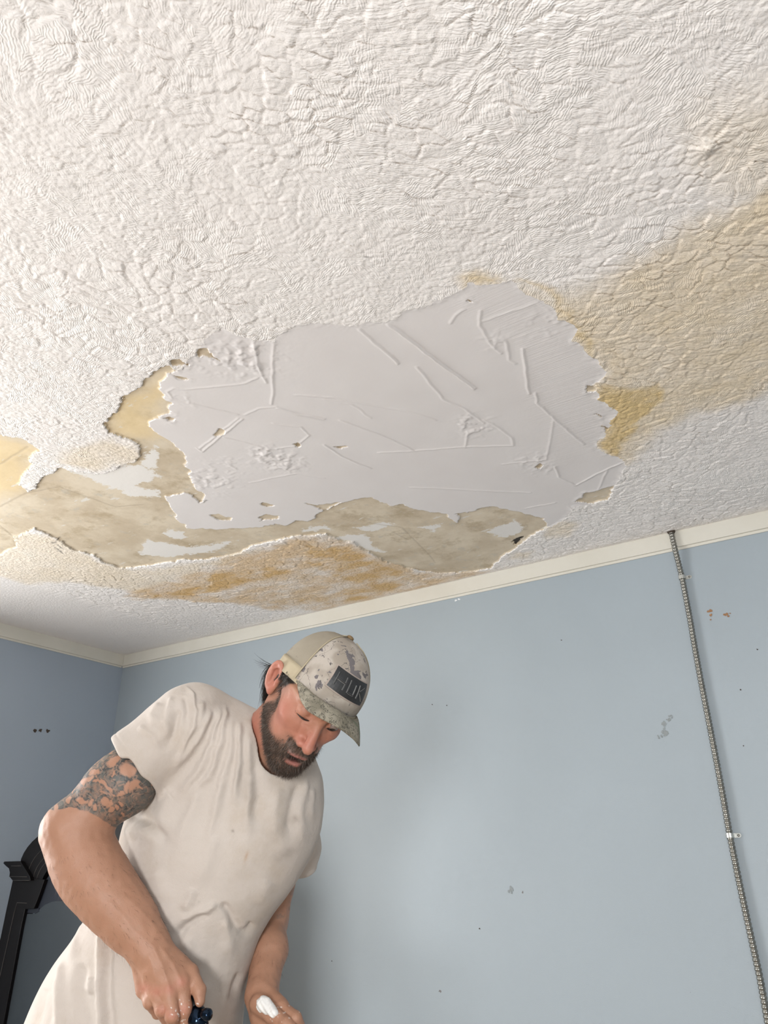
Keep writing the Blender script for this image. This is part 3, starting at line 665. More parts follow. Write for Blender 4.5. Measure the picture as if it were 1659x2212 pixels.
def neck_f(P):
    d = rc(P, hl((0, -0.022, -0.035)), NECK, 0.056, 0.062)
    d = smin(d, rc(P, hl((0.045, -0.02, -0.045)), J(566, 1660, 1.47), 0.016, 0.014), 0.02)
    d = smin(d, rc(P, J(540, 1600, 1.56), J(450, 1570, 1.55), 0.045, 0.045), 0.05)
    return d
def torso_core(P):
    d = el(P, J(500, 1760, 1.53), (0.145, 0.17, 0.095))
    d = smin(d, el(P, J(400, 1980, 1.50), (0.14, 0.19, 0.10)), 0.05)
    d = smin(d, el(P, J(320, 2220, 1.46), (0.145, 0.15, 0.10)), 0.05)
    d = smin(d, rc(P, SR, J(470, 1640, 1.54), 0.048, 0.06), 0.04)
    d = smin(d, rc(P, SL, J(580, 1700, 1.58), 0.040, 0.05), 0.04)
    return smin(d, rc(P, NECK, J(520, 1680, 1.53), 0.055, 0.07), 0.04)
def arms_f(P):
    r = rc(P, SR, J(250, 1700, 1.45), 0.050, 0.054)
    r = smin(r, rc(P, J(250, 1700, 1.45), ER, 0.054, 0.052), 0.03)
    r = smin(r, el(P, J(283, 1690, 1.445), (0.045, 0.052, 0.045)), 0.03)
    r = smin(r, el(P, J(128, 1800, 1.43), (0.030, 0.034, 0.030)), 0.03)
    r = smin(r, chain(P, [ER, J(178, 1845, 1.400), J(197, 1883, 1.385), J(218, 1912, 1.370), J(242, 1943, 1.355), J(265, 1970, 1.345), J(288, 1999, 1.330), WR], [.053, .0575, .057, .0540, .0500, .0458, .0420, .0355], 0.02), 0.02)
    l = rc(P, SL, EL_, 0.046, 0.040)
    l = smin(l, rc(P, EL_, FL_, 0.040, 0.035), 0.02)
    l = smin(l, rc(P, FL_, WL, 0.034, 0.030), 0.02)
    return np.minimum(r, l)
# right hand: back of the hand to the camera, gripping a handle that points down
KR = dict(i=J(392, 2122, 1.275), m=J(366, 2138, 1.262), r=J(338, 2142, 1.268), p=J(311, 2134, 1.285))
RH = [([KR['i'], J(398, 2178, 1.255), J(402, 2222, 1.262), J(404, 2236, 1.285)], [.0140, .0128, .0115, .0095]),
      ([KR['m'], J(372, 2192, 1.238), J(382, 2222, 1.262), J(398, 2222, 1.285)], [.0135, .0122, .0108, .0095]),
      ([KR['r'], J(350, 2180, 1.246), J(364, 2208, 1.268), J(384, 2208, 1.290)], [.0125, .0114, .0102, .0090]),
      ([KR['p'], J(323, 2164, 1.262), J(340, 2188, 1.280), J(362, 2192, 1.298)], [.0115, .0102, .0092, .0082])]
def handR_f(P):
    base = rc(P, WR, J(345, 2080, 1.29), 0.034, 0.030)
    for k, r in (('i', .0170), ('m', .0165), ('r', .0155), ('p', .0145)):
        w = WR + (KR[k] - J(350, 2136, 1.27)) * 0.45
        base = smin(base, rc(P, w, KR[k], 0.019, r), 0.012)
    base = smin(base, el(P, J(372, 2095, 1.295), (0.030, 0.032, 0.020)), 0.012)
    d = None
    for pts, rad in RH:
        e = smin(base, chain(P, pts, rad, 0.004), 0.007); d = e if d is None else np.minimum(d, e)
    th = chain(P, [J(372, 2072, 1.31), J(412, 2102, 1.292), J(430, 2140, 1.272), J(432, 2163, 1.262)], [.017, .0135, .0115, .0088], 0.004)
    d = np.minimum(d, smin(base, th, 0.008))
    return d
# left hand: fist held low around the pan, thumb across the top
KL = dict(i=J(606, 2176, 1.355), m=J(598, 2202, 1.345), r=J(586, 2222, 1.345), p=J(574, 2240, 1.35))
LH = [([KL['i'], J(638, 2200, 1.325), J(655, 2236, 1.325), J(640, 2262, 1.335)], [.0125, .0115, .0100, .0088]),
      ([KL['m'], J(628, 2232, 1.315), J(640, 2264, 1.320), J(622, 2284, 1.335)], [.0120, .0112, .0098, .0085]),
      ([KL['r'], J(612, 2252, 1.318), J(622, 2284, 1.325), J(604, 2300, 1.338)], [.0115, .0104, .0092, .0082]),
      ([KL['p'], J(594, 2268, 1.325), J(602, 2294, 1.332), J(588, 2308, 1.342)], [.0105, .0094, .0084, .0076])]
def handL_f(P):
    base = rc(P, WL, J(572, 2190, 1.375), 0.029, 0.028)
    for k, r in (('i', .0150), ('m', .0150), ('r', .0145), ('p', .0135)):
        base = smin(base, rc(P, WL + (KL[k] - J(588, 2210, 1.35)) * 0.3, KL[k], 0.018, r), 0.012)
    d = None
    for pts, rad in LH:
        e = smin(base, chain(P, pts, rad, 0.004), 0.007); d = e if d is None else np.minimum(d, e)
    th = chain(P, [J(560, 2168, 1.365), J(590, 2192, 1.335), J(618, 2212, 1.312), J(640, 2232, 1.300)], [.018, .0145, .0120, .0098], 0.004)
    return np.minimum(d, smin(base, th, 0.008))
def cull(f, c, R):
    c = np.asarray(c, f32)
    def g(P):
        e = np.sqrt(((P - c) ** 2).sum(1)) - R; o = e + 0.02; m = e < 0.03
        if m.any(): o[m] = f(P[m])
        return o.astype(f32)
    return g
gh, gn = cull(head_f, HT, 0.15), cull(neck_f, J(560, 1590, 1.5), 0.22)
gr_, gl_ = cull(handR_f, J(360, 2140, 1.28), 0.14), cull(handL_f, J(600, 2220, 1.34), 0.14)
def body_f(P):
    d = smin(gh(P), gn(P), 0.018)
    d = smin(d, torso_core(P), 0.03)
    d = smin(d, arms_f(P), 0.02)
    return smin(smin(d, gr_(P), 0.012), gl_(P), 0.010)

def ptf(t): return tuple(float(x) for x in t)
FEET = None
# ---- skin
V, Qd = polygonize(body_f, (-0.80, 0.14, 1.12), (0.02, 1.32, 1.76), 0.0019)
V = smooth_mesh(V, Qd, 1, 0.35)
N = vnormals(V, Qd); px, py = proj(V)
q = (V - HT) @ HR
facing = np.einsum('ij,ij->i', N, V) < 0
ax_ = np.linalg.norm(V - SR, axis=1)
# veins, tendons and knuckle dips on the right hand
for pts, hgt, w in [([(392,2120),(372,2080),(350,2050)],.0012,5),([(366,2136),(352,2090),(335,2055)],.0013,5),([(338,2140),(332,2100),(322,2065)],.0010,5),([(311,2132),(310,2100)],.0008,5),([(240,1950),(290,2010),(335,2050)],.0008,6),([(270,1935),(320,1985),(365,2040)],.0007,6)]:
    m = facing & (py > 1900) & (V[:, 2] < 1.40); d = segdist(px[m], py[m], pts); V[m] += N[m] * (hgt * np.exp(-(d / w) ** 2))[:, None]
for (a, b), r in [((397,2180),5),((372,2193),5),((350,2181),5)]:
    for o in (-5, 0, 5):
        m = facing & (abs(px - a) < 25) & (abs(py - b - o) < 5); d = np.abs(py[m] - b - o + (px[m] - a) * .1); V[m] -= N[m] * (0.0006 * np.exp(-(d / 1.4) ** 2))[:, None]
# brow furrow, cheek and eye creases
for pts, hgt, w in [([(652,1560),(640,1590),(622,1603)],-.0014,3.5),([(662,1548),(672,1556),(684,1557)],-.0012,2.2),([(655,1566),(668,1571),(678,1568)],-.0008,3),([(600,1480),(596,1460),(600,1440)],-.0004,2)]:
    m = facing & (py < 1700); d = segdist(px[m], py[m], pts); V[m] += N[m] * (hgt * np.exp(-(d / w) ** 2))[:, None]
V += N * (n3(V, 60, 3) * 0.0006)[:, None]
# beard mask in head space
u, v, w = q[:, 0], q[:, 1], q[:, 2]
au = np.abs(u)
inhead = (np.abs(u) < 0.10) & (v > -0.06) & (v < 0.13) & (w < 0.03) & (w > -0.14)
bz = 0.018 * fbm(V[:, 0] * 70, V[:, 1] * 70 + V[:, 2] * 50, 4, 3)
up = np.interp(v, [-0.02, 0.01, 0.03, 0.05, 0.065, 0.080, 0.10], [0.012, 0.008, -0.034, -0.052, -0.058, -0.040, -0.036])
lowb = np.interp(v, [-0.02, 0.02, 0.06, 0.09], [-0.078, -0.112, -0.135, -0.14])
bd = sstep(-0.007, 0.005, up - w + bz * 0.5) * sstep(-0.008, 0.006, w - lowb + bz * 0.4) * sstep(-0.003, 0.010, v - (0.012 - 0.5 * np.clip(-w - 0.03, 0, .1)) + 0.006) * inhead
ch = np.hypot((v - 0.060) / 0.030, (w + 0.045) / 0.020)             # bare cheek
bd *= 1 - 0.9 * np.exp(-(ch * 1.0) ** 4) * (au > 0.03)
lips = 0.65 * np.exp(-(np.hypot(u / 0.0200, np.minimum(np.abs(w + 0.0605) / 0.0046, np.abs(w + 0.0800) / 0.0052)) ** 4)) * (v > 0.086)
under = np.hypot(u / 0.018, (w + 0.092) / 0.006)
bd *= (1 - lips) 
mouth = sstep(0.2, -0.2, np.hypot(u / 0.0180, (w + 0.0702) / 0.0068) - 1) * (v > 0.070) * (v < 0.0975)
hairm = sstep(0.0, 0.01, w - np.interp(v, [-0.09, -0.03, 0.0, 0.02, 0.035], [-0.05, -0.03, 0.002, 0.006, 0.03])) * sstep(0.005, -0.005, v - 0.034) * (au > 0.055) * (au < 0.079) * (w < 0.05)
hairm = np.maximum(hairm, sstep(-0.02, -0.035, v) * sstep(-0.062, -0.045, w) * (w < 0.14) * (np.abs(u) < 0.09))
blush = 0.35 * inhead + np.exp(-((v - 0.055) / 0.03) ** 2 - ((w + 0.015) / 0.035) ** 2) * (au > 0.015) + np.exp(-((v - 0.11) / 0.02) ** 2 - ((w + 0.02) / 0.03) ** 2) + 0.9 * ((au > 0.076) & (np.abs(v + .01) < .03) & (np.abs(w) < .045))
blush *= (np.abs(u) < 0.10) & (np.abs(w) < 0.15)
neckr = np.exp(-((px - 545) / 35) ** 2 - ((py - 1560) / 70) ** 2)
knuck = sum(np.exp(-(((px - a) / 13) ** 2 + ((py - b) / 12) ** 2)) for a, b in [(392,2122),(366,2138),(338,2142),(311,2134),(398,2180),(372,2194),(350,2182)]) * (V[:, 2] < 1.33)
# tattoo sleeve: ink over the whole upper arm with bare islands of skin
axd = unit(ER - SR); tt = (V - SR) @ axd; LA = np.linalg.norm(ER - SR)
elb = np.interp(px, [80, 120, 150, 185, 212, 240, 300], [1742, 1750, 1748, 1752, 1764, 1785, 1800])
onarm = (np.linalg.norm(V - SR - tt[:, None] * axd, axis=1) < 0.075) & (tt > 0.05) & (px < 400) & (V[:, 2] < 1.56)
e_ = np.where(facing, elb - py, (LA * 0.93 - tt) * 1100) + 3 * fbm(px / 14, py / 14, 5)
ink = sstep(-1.2, 1.2, e_) * onarm
wxp = px + 9 * fbm(px / 16, py / 16, 51) ; wyp = py + 9 * fbm(px / 16, py / 16, 57)
isl = np.zeros(len(V)); rim = np.zeros(len(V))
def island(cx_, cy_, a, b, deg, amt=1.0, soft_=0.22):
    global isl, rim
    c, s_ = math.cos(math.radians(deg)), math.sin(math.radians(deg)); dx, dy = wxp - cx_, wyp - cy_
    d = np.hypot((dx * c + dy * s_) / (a * .97), (-dx * s_ + dy * c) / (b * .97)); isl = np.maximum(isl, amt * sstep(1 + soft_, 1 - soft_, d)); rim = np.maximum(rim, sstep(1.55, 1.10, d))
for t in [(234,1617,19,10,-18),(276,1664,17,18,0),(304,1646,10,22,-20),(245,1645,9,19,38),(208,1640,14,5,-52),(252,1600,17,8,-15),(290,1698,9,18,38),(272,1702,6,15,30),(262,1714,5,14,42),(205,1667,11,7,-20),(192,1677,12,6,-40),(180,1688,12,5,-48),(216,1690,13,5,28),(228,1700,16,5,35),(205,1684,5,8,60),(222,1712,9,4,20),(240,1716,12,4,32),(178,1731,13,7,5),(158,1708,4,6,0),(150,1728,8,6,-50),(196,1735,4,11,-8),(226,1732,8,9,10),(236,1737,5,9,0),(206,1742,4,8,0),(134,1722,6,9,40),(304,1702,7,5,60),(240,1750,5,5,0),(250,1745,6,6,20),(262,1738,5,5,0),(150,1748,20,4,2),(120,1742,6,8,30),(246,1674,3,8,20),(328,1690,3,6,20),(262,1760,4,5,10),(180,1655,9,4,-55),(168,1675,8,3,-55)]: island(*t)
lines = np.minimum(1, sum(np.exp(-(segdist(wxp, wyp, pp) / 1.3) ** 2) for pp in [[(304,1628),(300,1648),(306,1664)],[(206,1690),(226,1702),(240,1718)],[(215,1705),(240,1722)],[(262,1700),(276,1720)],[(185,1670),(205,1676),(215,1668)],[(250,1735),(270,1722),(285,1728)],[(240,1735),(262,1745),(275,1735)]]))
ink = ink * (1 - isl) + ink * isl * 0.75 * lines
ink = ink * np.clip(0.50 + 0.65 * (0.5 + fbm(wxp / 7, wyp / 7, 61)) + 0.4 * rim + 0.25 * sstep(250, 350, px), 0, 1)
inkL = 0.35 * sstep(0.0, 0.3, fbm(px / 10, py / 10, 71)) * (px > 595) * (py > 1885) * (py < 1985) * (V[:, 2] > 1.5)
rim = rim * (1 - isl) * ink
ink = np.maximum(ink, inkL)
dust = sstep(0.40, 0.50, fbm(px / 4, py / 4, 81)) * (((np.hypot(px - 405, py - 2195) < 40) | (np.hypot(px - 625, py - 2205) < 50) | (np.hypot(px - 300, py - 2150) < 12)) & (V[:, 2] < 1.4))
armhair = sstep(0.05, 0.35, fbm((px + py) / 16, (py - px) / 5, 91)) * (py > 1850) * (V[:, 2] < 1.5) * sstep(1860, 1930, py) * sstep(2110, 2060, py)
sk = Nd('weathered_skin'); p = sk.obj()
c = sk.mix(sk.noise(p, 14, 4), (0.350, 0.178, 0.110), (0.435, 0.232, 0.152))
c = sk.mix(sk.math('MULTIPLY', sk.ramp(sk.noise(p, 140, 3), 0.60, 0.72), 0.20), c, (0.34, 0.15, 0.095))
c = sk.mix(sk.math('MULTIPLY', sk.attr('blush'), 0.50, clamp=True), c, (0.47, 0.155, 0.115))
c = sk.mix(sk.math('MULTIPLY', sk.attr('arm_hair'), 0.16), c, (0.30, 0.18, 0.11))
inkc = sk.mix(sk.noise(p, 55, 4, 0.7), (0.060, 0.068, 0.070), (0.150, 0.140, 0.120))
inkc = sk.mix(sk.math('MULTIPLY', sk.attr('ink_edge'), 0.8), inkc, (0.030, 0.036, 0.040))
cl1 = sk.math('SUBTRACT', 1.0, sk.ramp(sk.math('ABSOLUTE', sk.math('SUBTRACT', sk.noise(p, 42, 2, 0.5, dist=0.6), 0.5)), 0.012, 0.030))
cl2 = sk.math('SUBTRACT', 1.0, sk.ramp(sk.math('ABSOLUTE', sk.math('SUBTRACT', sk.noise(p, 58, 2, 0.5, dist=0.8), 0.46)), 0.008, 0.020))
inkc = sk.mix(sk.math('MULTIPLY', cl1, 0.60), inkc, (0.33, 0.20, 0.14))
inkc = sk.mix(sk.math('MULTIPLY', cl2, 0.80), inkc, (0.022, 0.026, 0.030))
c = sk.mix(sk.attr('ink'), c, inkc)
c = sk.mix(sk.math('MULTIPLY', sk.attr('beard'), sk.math('ADD', 0.55, sk.math('MULTIPLY', sk.noise(p, 260, 2), 0.6)), clamp=True), c, (0.085, 0.058, 0.043))
c = sk.mix(sk.attr('hairline'), c, (0.022, 0.017, 0.014))
c = sk.mix(sk.attr('lips'), c, (0.38, 0.135, 0.125))
c = sk.mix(sk.attr('mouth'), c, (0.035, 0.010, 0.010))
c = sk.mix(sk.attr('dust'), c, (0.80, 0.78, 0.76))
M_SKIN = sk.out(c, 0.52, sk.math('MULTIPLY', sk.noise(p, 420, 3, 0.6), 0.00055), 1.0, 0.8, Subsurface_Weight=0.06, Subsurface_Scale=0.006)
sk.b.inputs['Subsurface Radius'].default_value = (1.0, 0.35, 0.2)
pel = cc2w(J(270, 2345, 1.445)); FEET = Vector((float(pel[0]) + 0.03, float(pel[1]) - 0.02, 0.0))
man = empty('person', FEET, 'bearded man in a white t-shirt and camouflage cap leaning over, tattooed upper arm', 'person')
body = mesh('body', cc2w(V), Qd, M_SKIN, man, True, dict(ink_edge=rim, blush=np.clip(blush + 0.9 * neckr + 0.8 * knuck, 0, 1.6), ink=ink, beard=np.clip(bd, 0, 1), hairline=hairm, lips=lips, mouth=mouth, dust=dust * 0.9, arm_hair=armhair))
BV, BN, Bq = V, N, q

# ---- hair and beard strands
def strands(name, roots, dirs, lens, r0, mat, parent, seg=3, curl=0.3, grav=None, seed=0, nside=3):
    rnd = np.random.RandomState(seed); n = len(roots); dirs = dirs / np.linalg.norm(dirs, axis=1, keepdims=True)
    side = np.cross(dirs, rnd.randn(n, 3)); side /= np.linalg.norm(side, axis=1, keepdims=True); oth = np.cross(dirs, side)
    bend = side * (rnd.randn(n, 1) * curl) 
    if grav is not None: bend = bend + grav
    rings = []
    for k in range(seg + 1):
        t = k / seg; c = roots + dirs * (lens * t)[:, None] + bend * (lens * t * t)[:, None]
        r = r0 * (1 - 0.85 * t)
        for j in range(nside):
            a = 6.2832 * j / nside; rings.append(c + side * (r * math.cos(a)) + oth * (r * math.sin(a)))
    R_ = np.stack(rings, 1); m = R_.shape[1]; Vv = R_.reshape(-1, 3); fs = []
    base = np.arange(n) * m
    for k in range(seg):
        for j in range(nside):
            a = k * nside + j; b = k * nside + (j + 1) % nside
            fs.append(np.stack([base + a, base + b, base + b + nside, base + a + nside], 1))
    o = mesh(name, cc2w(Vv), np.concatenate(fs), mat, parent, True); o['kind'] = 'stuff'; return o
M_BRD = simple('grizzled_beard_hair', (0.070, 0.048, 0.036), 0.55, 0.75, 90)
M_HAIR = simple('black_hair', (0.016, 0.012, 0.010), 0.38, 0.3, 50)
rnd = np.random.RandomState(3)
wgt = np.clip(bd - 0.25, 0, 1) * (1 - mouth); idx = rnd.choice(len(BV), 13000, p=wgt / wgt.sum())
dn_ = (HR @ np.array([0, 0.25, -1.0]))
dirs = BN[idx] * 0.35 + dn_ * 0.8 + rnd.randn(len(idx), 3) * 0.20
ln = (0.004 + 0.007 * rnd.rand(len(idx))) * np.interp(Bq[idx, 2], [-0.13, -0.06, 0.0], [1.5, 0.95, 0.6])
strands('beard', BV[idx] - BN[idx] * 0.001, dirs, ln, 0.00030, M_BRD, man, 2, 0.30, seed=1)
idx2 = rnd.choice(idx, 900)
strands('grey_beard_hair', BV[idx2] - BN[idx2] * 0.0005, BN[idx2] * 0.6 + dn_ * 0.7 + rnd.randn(900, 3) * 0.3, 0.008 + 0.006 * rnd.rand(900), 0.00028, simple('grey_hair', (0.24, 0.20, 0.17), 0.5, 0.3, 50), man, 3, 0.35, seed=2)
nh = 1500; rnd2 = np.random.RandomState(9)
t_ = rnd2.rand(nh); yy_ = 1436 + 62 * t_
roots = np.array([J(600 - 12 * t + 5 * rnd2.randn(), y, 1.468 - 0.02 * rnd2.rand()) for t, y in zip(t_, yy_)])
dd = np.stack([-0.9 + 0.12 * rnd2.randn(nh), 0.15 + 0.55 * t_ + 0.16 * rnd2.randn(nh), 0.15 + 0.2 * rnd2.randn(nh)], 1)
strands('hair', roots, dd, (0.026 + 0.016 * rnd2.rand(nh)) * (1.05 - 0.45 * t_), 0.0008, M_HAIR, man, 6, 0.12, np.array([0.30, 0.85, 0.05]), seed=4)
nf = 14
roots = np.array([J(592 + 5 * rnd2.randn(), 1436 + 8 * rnd2.rand(), 1.462) for _ in range(nf)])
dd = np.stack([-0.95 + 0.05 * rnd2.randn(nf), -0.12 + 0.22 * rnd2.randn(nf), 0.1 * rnd2.randn(nf)], 1)
strands('flyaway_hair', roots, dd, 0.026 + 0.016 * rnd2.rand(nf), 0.0006, M_HAIR, man, 6, 0.12, np.array([0.05, -0.28, 0]), seed=6)
nsb = 130; roots = []; dd = []
for k in range(nsb):
    roots.append(hl((0.0765 - 0.003 * rnd.rand(), 0.006 + 0.026 * rnd.rand(), 0.006 + 0.032 * rnd.rand()))); dd.append(HR @ (np.array([0.10, -0.15, -1.0]) + rnd.randn(3) * 0.15))
strands('sideburn', np.array(roots), np.array(dd), 0.007 + 0.008 * rnd.rand(nsb), 0.0004, M_HAIR, man, 3, 0.2, seed=8)
for sx in (1, -1):     # eyes
    em = bmesh.new(); bmesh.ops.create_uvsphere(em, u_segments=20, v_segments=14, radius=0.0100)
    me_v = np.array([v_.co[:] for v_ in em.verts]); fcs = [tuple(v_.index for v_ in f_.verts) for f_ in em.faces]; em.free()
    ey = Nd('eye_surface'); tc_ = ey.attr('iris'); M_EYE = ey.out(ey.mix(ey.ramp(tc_, 0.80, 0.86), (0.22, 0.17, 0.15), (0.020, 0.014, 0.012)), 0.2)
    gaze = unit((0.0, 0.85, -0.5)); irv = (me_v / 0.0100) @ gaze
    mesh('eye', cc2w((me_v + np.array([sx * 0.032, 0.0765 if sx > 0 else 0.0800, 0.0160])) @ HR.T + HT), fcs, M_EYE, man, True, dict(iris=irv))

M_LASH = simple('dark_eyelash', (0.02, 0.012, 0.010), 0.6)
for sx in (1, -1):
    L = np.array([(sx * (0.018 + 0.029 * t), 0.0872 - 0.011 * t * t + 0.002 * math.sin(3.14 * t), 0.0105 - 0.0015 * math.sin(3.14 * t) + 0.001 * t) for t in np.linspace(0, 1, 9)])
    MB().tube(list(cc2w(L @ HR.T + HT)), [0.0006, 0.0012, 0.0016, 0.0018, 0.0018, 0.0016, 0.0014, 0.0011, 0.0006], 6).build('eyelashes', M_LASH, man, True)
fa = np.nonzero((arm_zone := (py > 1840) & (py < 2110) & (V[:, 2] < 1.52) & ((px < 420) | (px > 530))))[0]
hi = np.random.RandomState(12).choice(fa, 900); adir = np.where((BV[hi, 0] > -0.32)[:, None], unit(WL - EL_), unit(WR - ER))
strands('arm_hair', BV[hi], BN[hi] * 0.30 + adir * 0.9 + np.random.RandomState(13).randn(900, 3) * 0.18, 0.007 + 0.006 * np.random.RandomState(14).rand(900), 0.00016, simple('brown_arm_hair', (0.09, 0.05, 0.03), 0.5), man, 2, 0.2, seed=15)
# ---- t-shirt
ROWS = np.array([[1540,380,590,1.55,.070],[1580,345,640,1.545,.095],[1620,325,676,1.545,.110],[1680,305,699,1.545,.125],[1740,280,700,1.54,.130],[1800,258,692,1.53,.135],[1860,248,664,1.52,.140],[1920,222,628,1.51,.140],[1980,186,586,1.495,.140],[2030,155,558,1.485,.140],[2080,118,543,1.475,.142],[2130,90,529,1.465,.145],[2212,55,524,1.45,.150],[2300,12,521,1.435,.152],[2420,-20,519,1.42,.150]], float)
_t = np.arange(1500, 2440, 5.0); _k = np.hanning(17); _k /= _k.sum()
ROWS = np.stack([_t] + [np.convolve(np.pad(np.interp(_t, ROWS[:, 0], ROWS[:, c]), 8, 'edge'), _k, 'valid') for c in range(1, 5)], 1)
HEM = unit(ER - SR)
sa, sb = J(408, 1560, 1.51), J(296, 1652, 1.472)
hemc = sb + 0.0 * HEM
def shirt_f(P):
    z = P[:, 2]; pxx = CX + F * P[:, 0] / z; s = CY + F * P[:, 1] / z
    I = lambda c: np.interp(s, ROWS[:, 0], ROWS[:, c])
    xl, xr, cz, rz = I(1), I(2), I(3), I(4); c_ = (xl + xr) / 2; r_ = (xr - xl) / 2
    e = (np.abs((pxx - c_) / r_) ** 2.35 + np.abs((z - cz) / rz) ** 2.2) ** (1 / 2.3)
    d = (e - 1) * np.minimum(r_ * z / F, rz) * 0.9
    d = smax(d, (1548 - s) * z / F, 0.03); d = np.maximum(d, (s - 2415) * z / F)
    d = smin(d, rc(P, J(425, 1548, 1.54), J(520, 1590, 1.55), 0.066, 0.060), 0.035)
    # right sleeve, cut and hollowed at the hem
    sl = smin(rc(P, sa, sb, 0.076, 0.0735), rc(P, sb, sb + HEM * 0.05, 0.0735, 0.0735), 0.01)
    t = (P - hemc) @ HEM.astype(f32)
    rimw = 0.004 * np.sin(pxx / 17.0) + 0.003 * np.sin(pxx / 7.0 + 2)
    sl = smax(sl, t - rimw, 0.003)
    cav = rc(P, sb - HEM * 0.09, sb + HEM * 0.12, 0.062, 0.0700)
    sl = smax(sl, -cav, 0.002)
    d = smin(d, sl, 0.020)
    d = np.maximum(d, -np.where(t > -0.10, cav, 1.0))
    # left sleeve hanging behind, with rolled cuff
    l = rc(P, J(643, 1708, 1.61), J(650, 1830, 1.60), 0.052, 0.040)
    l = smin(l, rc(P, J(650, 1830, 1.60), J(645, 1900, 1.60), 0.040, 0.036), 0.02)
    cq = J(645, 1874, 1.60); l = np.maximum(l, P[:, 1] - cq[1])
    ring = np.abs(np.hypot(P[:, 0] - cq[0], P[:, 2] - cq[2]) - 0.0345); cu = np.hypot(ring, P[:, 1] - cq[1]) - 0.0055
    l = smin(l, cu, 0.004)
    l = np.maximum(l, -rc(P, J(645, 1866, 1.60), J(643, 1930, 1.60), 0.0295, 0.0295))
    d = smin(d, l, 0.010)
    # neck opening
    nk = rc(P, J(615, 1575, 1.500), J(592, 1628, 1.515), 0.070, 0.060)
    nk = smin(nk, rc(P, J(592, 1625, 1.515), J(612, 1628, 1.43), 0.052, 0.036), 0.02)
    d = smax(d, -nk, 0.004)
    return d.astype(f32)
V, Qd = polygonize(shirt_f, (-0.86, 0.18, 1.22), (0.02, 1.33, 1.76), 0.0026)
V = smooth_mesh(V, Qd, 3, 0.5)
N = vnormals(V, Qd); px, py = proj(V); fr = np.clip(-np.einsum('ij,ij->i', N, V / np.linalg.norm(V, axis=1, keepdims=True)) * 3, 0, 1)
FOLDS = [([(471,1522),(459,1605),(425,1674),(370,1742)],3.2,8),([(483,1520),(480,1595),(452,1680),(401,1732)],3.0,7),([(500,1543),(497,1632),(473,1722),(455,1790),(450,1850)],3.2,8),([(514,1555),(518,1646),(511,1701),(500,1760)],3.0,6),([(530,1572),(546,1680),(533,1784),(525,1850)],3.0,9),([(452,1528),(432,1588),(397,1632),(356,1677)],3.2,8),([(436,1510),(428,1560),(405,1600)],2.2,7),
 ([(402,1478),(416,1502),(421,1536),(414,1570),(390,1619),(368,1668)],2.4,4.5),([(398,1500),(404,1540),(398,1580)],-2.2,7),([(372,1700),(350,1760),(340,1830)],2.0,14),([(267,1762),(300,1764),(330,1774),(352,1805),(362,1840)],-4.0,10),([(262,1795),(310,1795),(340,1830)],2.4,14),
 ([(437,1700),(400,1790),(372,1870)],2.2,13),([(470,1800),(440,1880),(415,1930)],2.0,14),([(452,1976),(428,1981),(400,1996),(384,2020),(378,2050)],-4.2,8),([(470,1948),(430,1975),(398,1986),(376,2010)],3.4,8),([(418,1918),(411,1945),(392,1972)],2.6,9),([(476,1948),(500,1978),(515,2012),(522,2020)],-3.4,8),([(482,1985),(495,2030),(500,2080)],2.6,12),([(400,2020),(412,2060),(440,2090)],2.2,14),([(545,1990),(530,2010),(508,2016)],-3,8),([(520,2100),(508,2130),(500,2180)],-3.0,9),([(545,1640),(560,1720),(545,1800)],-2.2,12),
 ([(222,2000),(219,2060),(217,2140),(216,2230)],4.0,7),([(232,2020),(232,2100),(234,2220)],-4.0,10),([(172,1990),(163,2040),(150,2090)],3.4,8),([(137,2073),(128,2140),(121,2230)],3.6,8),([(180,2080),(172,2140),(180,2212)],-3.0,14),([(200,2110),(190,2150)],2.6,12),([(98,2130),(75,2200)],-2.4,10),([(640,1690),(632,1760),(625,1830)],-2.4,10),([(660,1680),(655,1760),(650,1840)],2.0,9),([(676,1700),(674,1780)],1.8,7),([(600,1700),(598,1760),(590,1830)],2.0,13),
 ([(340,1515),(330,1545),(345,1580)],1.8,9),([(372,1500),(355,1560),(372,1610)],2.4,9),([(385,1530),(372,1590),(352,1630)],-2.6,8),([(300,1570),(330,1590),(350,1625)],1.6,9),([(270,1900),(300,1960),(330,2000)],1.5,14),([(580,1900),(560,1960)],1.6,14),([(350,2150),(340,2212)],2.2,14),([(440,2120),(455,2212)],2.0,16),([(330,1880),(350,1930),(370,1950)],1.8,14)]
D = np.zeros(len(V))
def seg_t(x, y, P):
    P = np.array(P, float); L = np.r_[0, np.cumsum(np.hypot(*np.diff(P, axis=0).T))]; best = np.full(x.shape, 1e9); tb = np.zeros(x.shape)
    for k in range(len(P) - 1):
        u = P[k + 1] - P[k]; t = np.clip(((x - P[k, 0]) * u[0] + (y - P[k, 1]) * u[1]) / (u @ u), 0, 1); d = np.hypot(x - P[k, 0] - t * u[0], y - P[k, 1] - t * u[1])
        m_ = d < best; best = np.where(m_, d, best); tb = np.where(m_, (L[k] + t * (L[k + 1] - L[k])) / L[-1], tb)
    return best, tb
for pts, hgt, w in FOLDS:
    m = (abs(px - np.mean([p[0] for p in pts])) < 160) & (abs(py - np.mean([p[1] for p in pts])) < 190)
    d, t_ = seg_t(px[m] + 7 * fbm(px[m] / 50, py[m] / 50, 7), py[m] + 5 * fbm(px[m] / 50, py[m] / 50, 17), pts); w = w * (0.9 + 0.5 * t_); D[m] += hgt * (0.0030 if np.mean([p[1] for p in pts]) < 1700 else 0.0024) * np.exp(-(d / w) ** 2) * sstep(-0.02, 0.15, t_) * (sstep(1.0, 0.6, t_) if pts[-1][1] < 2190 else 1.0)
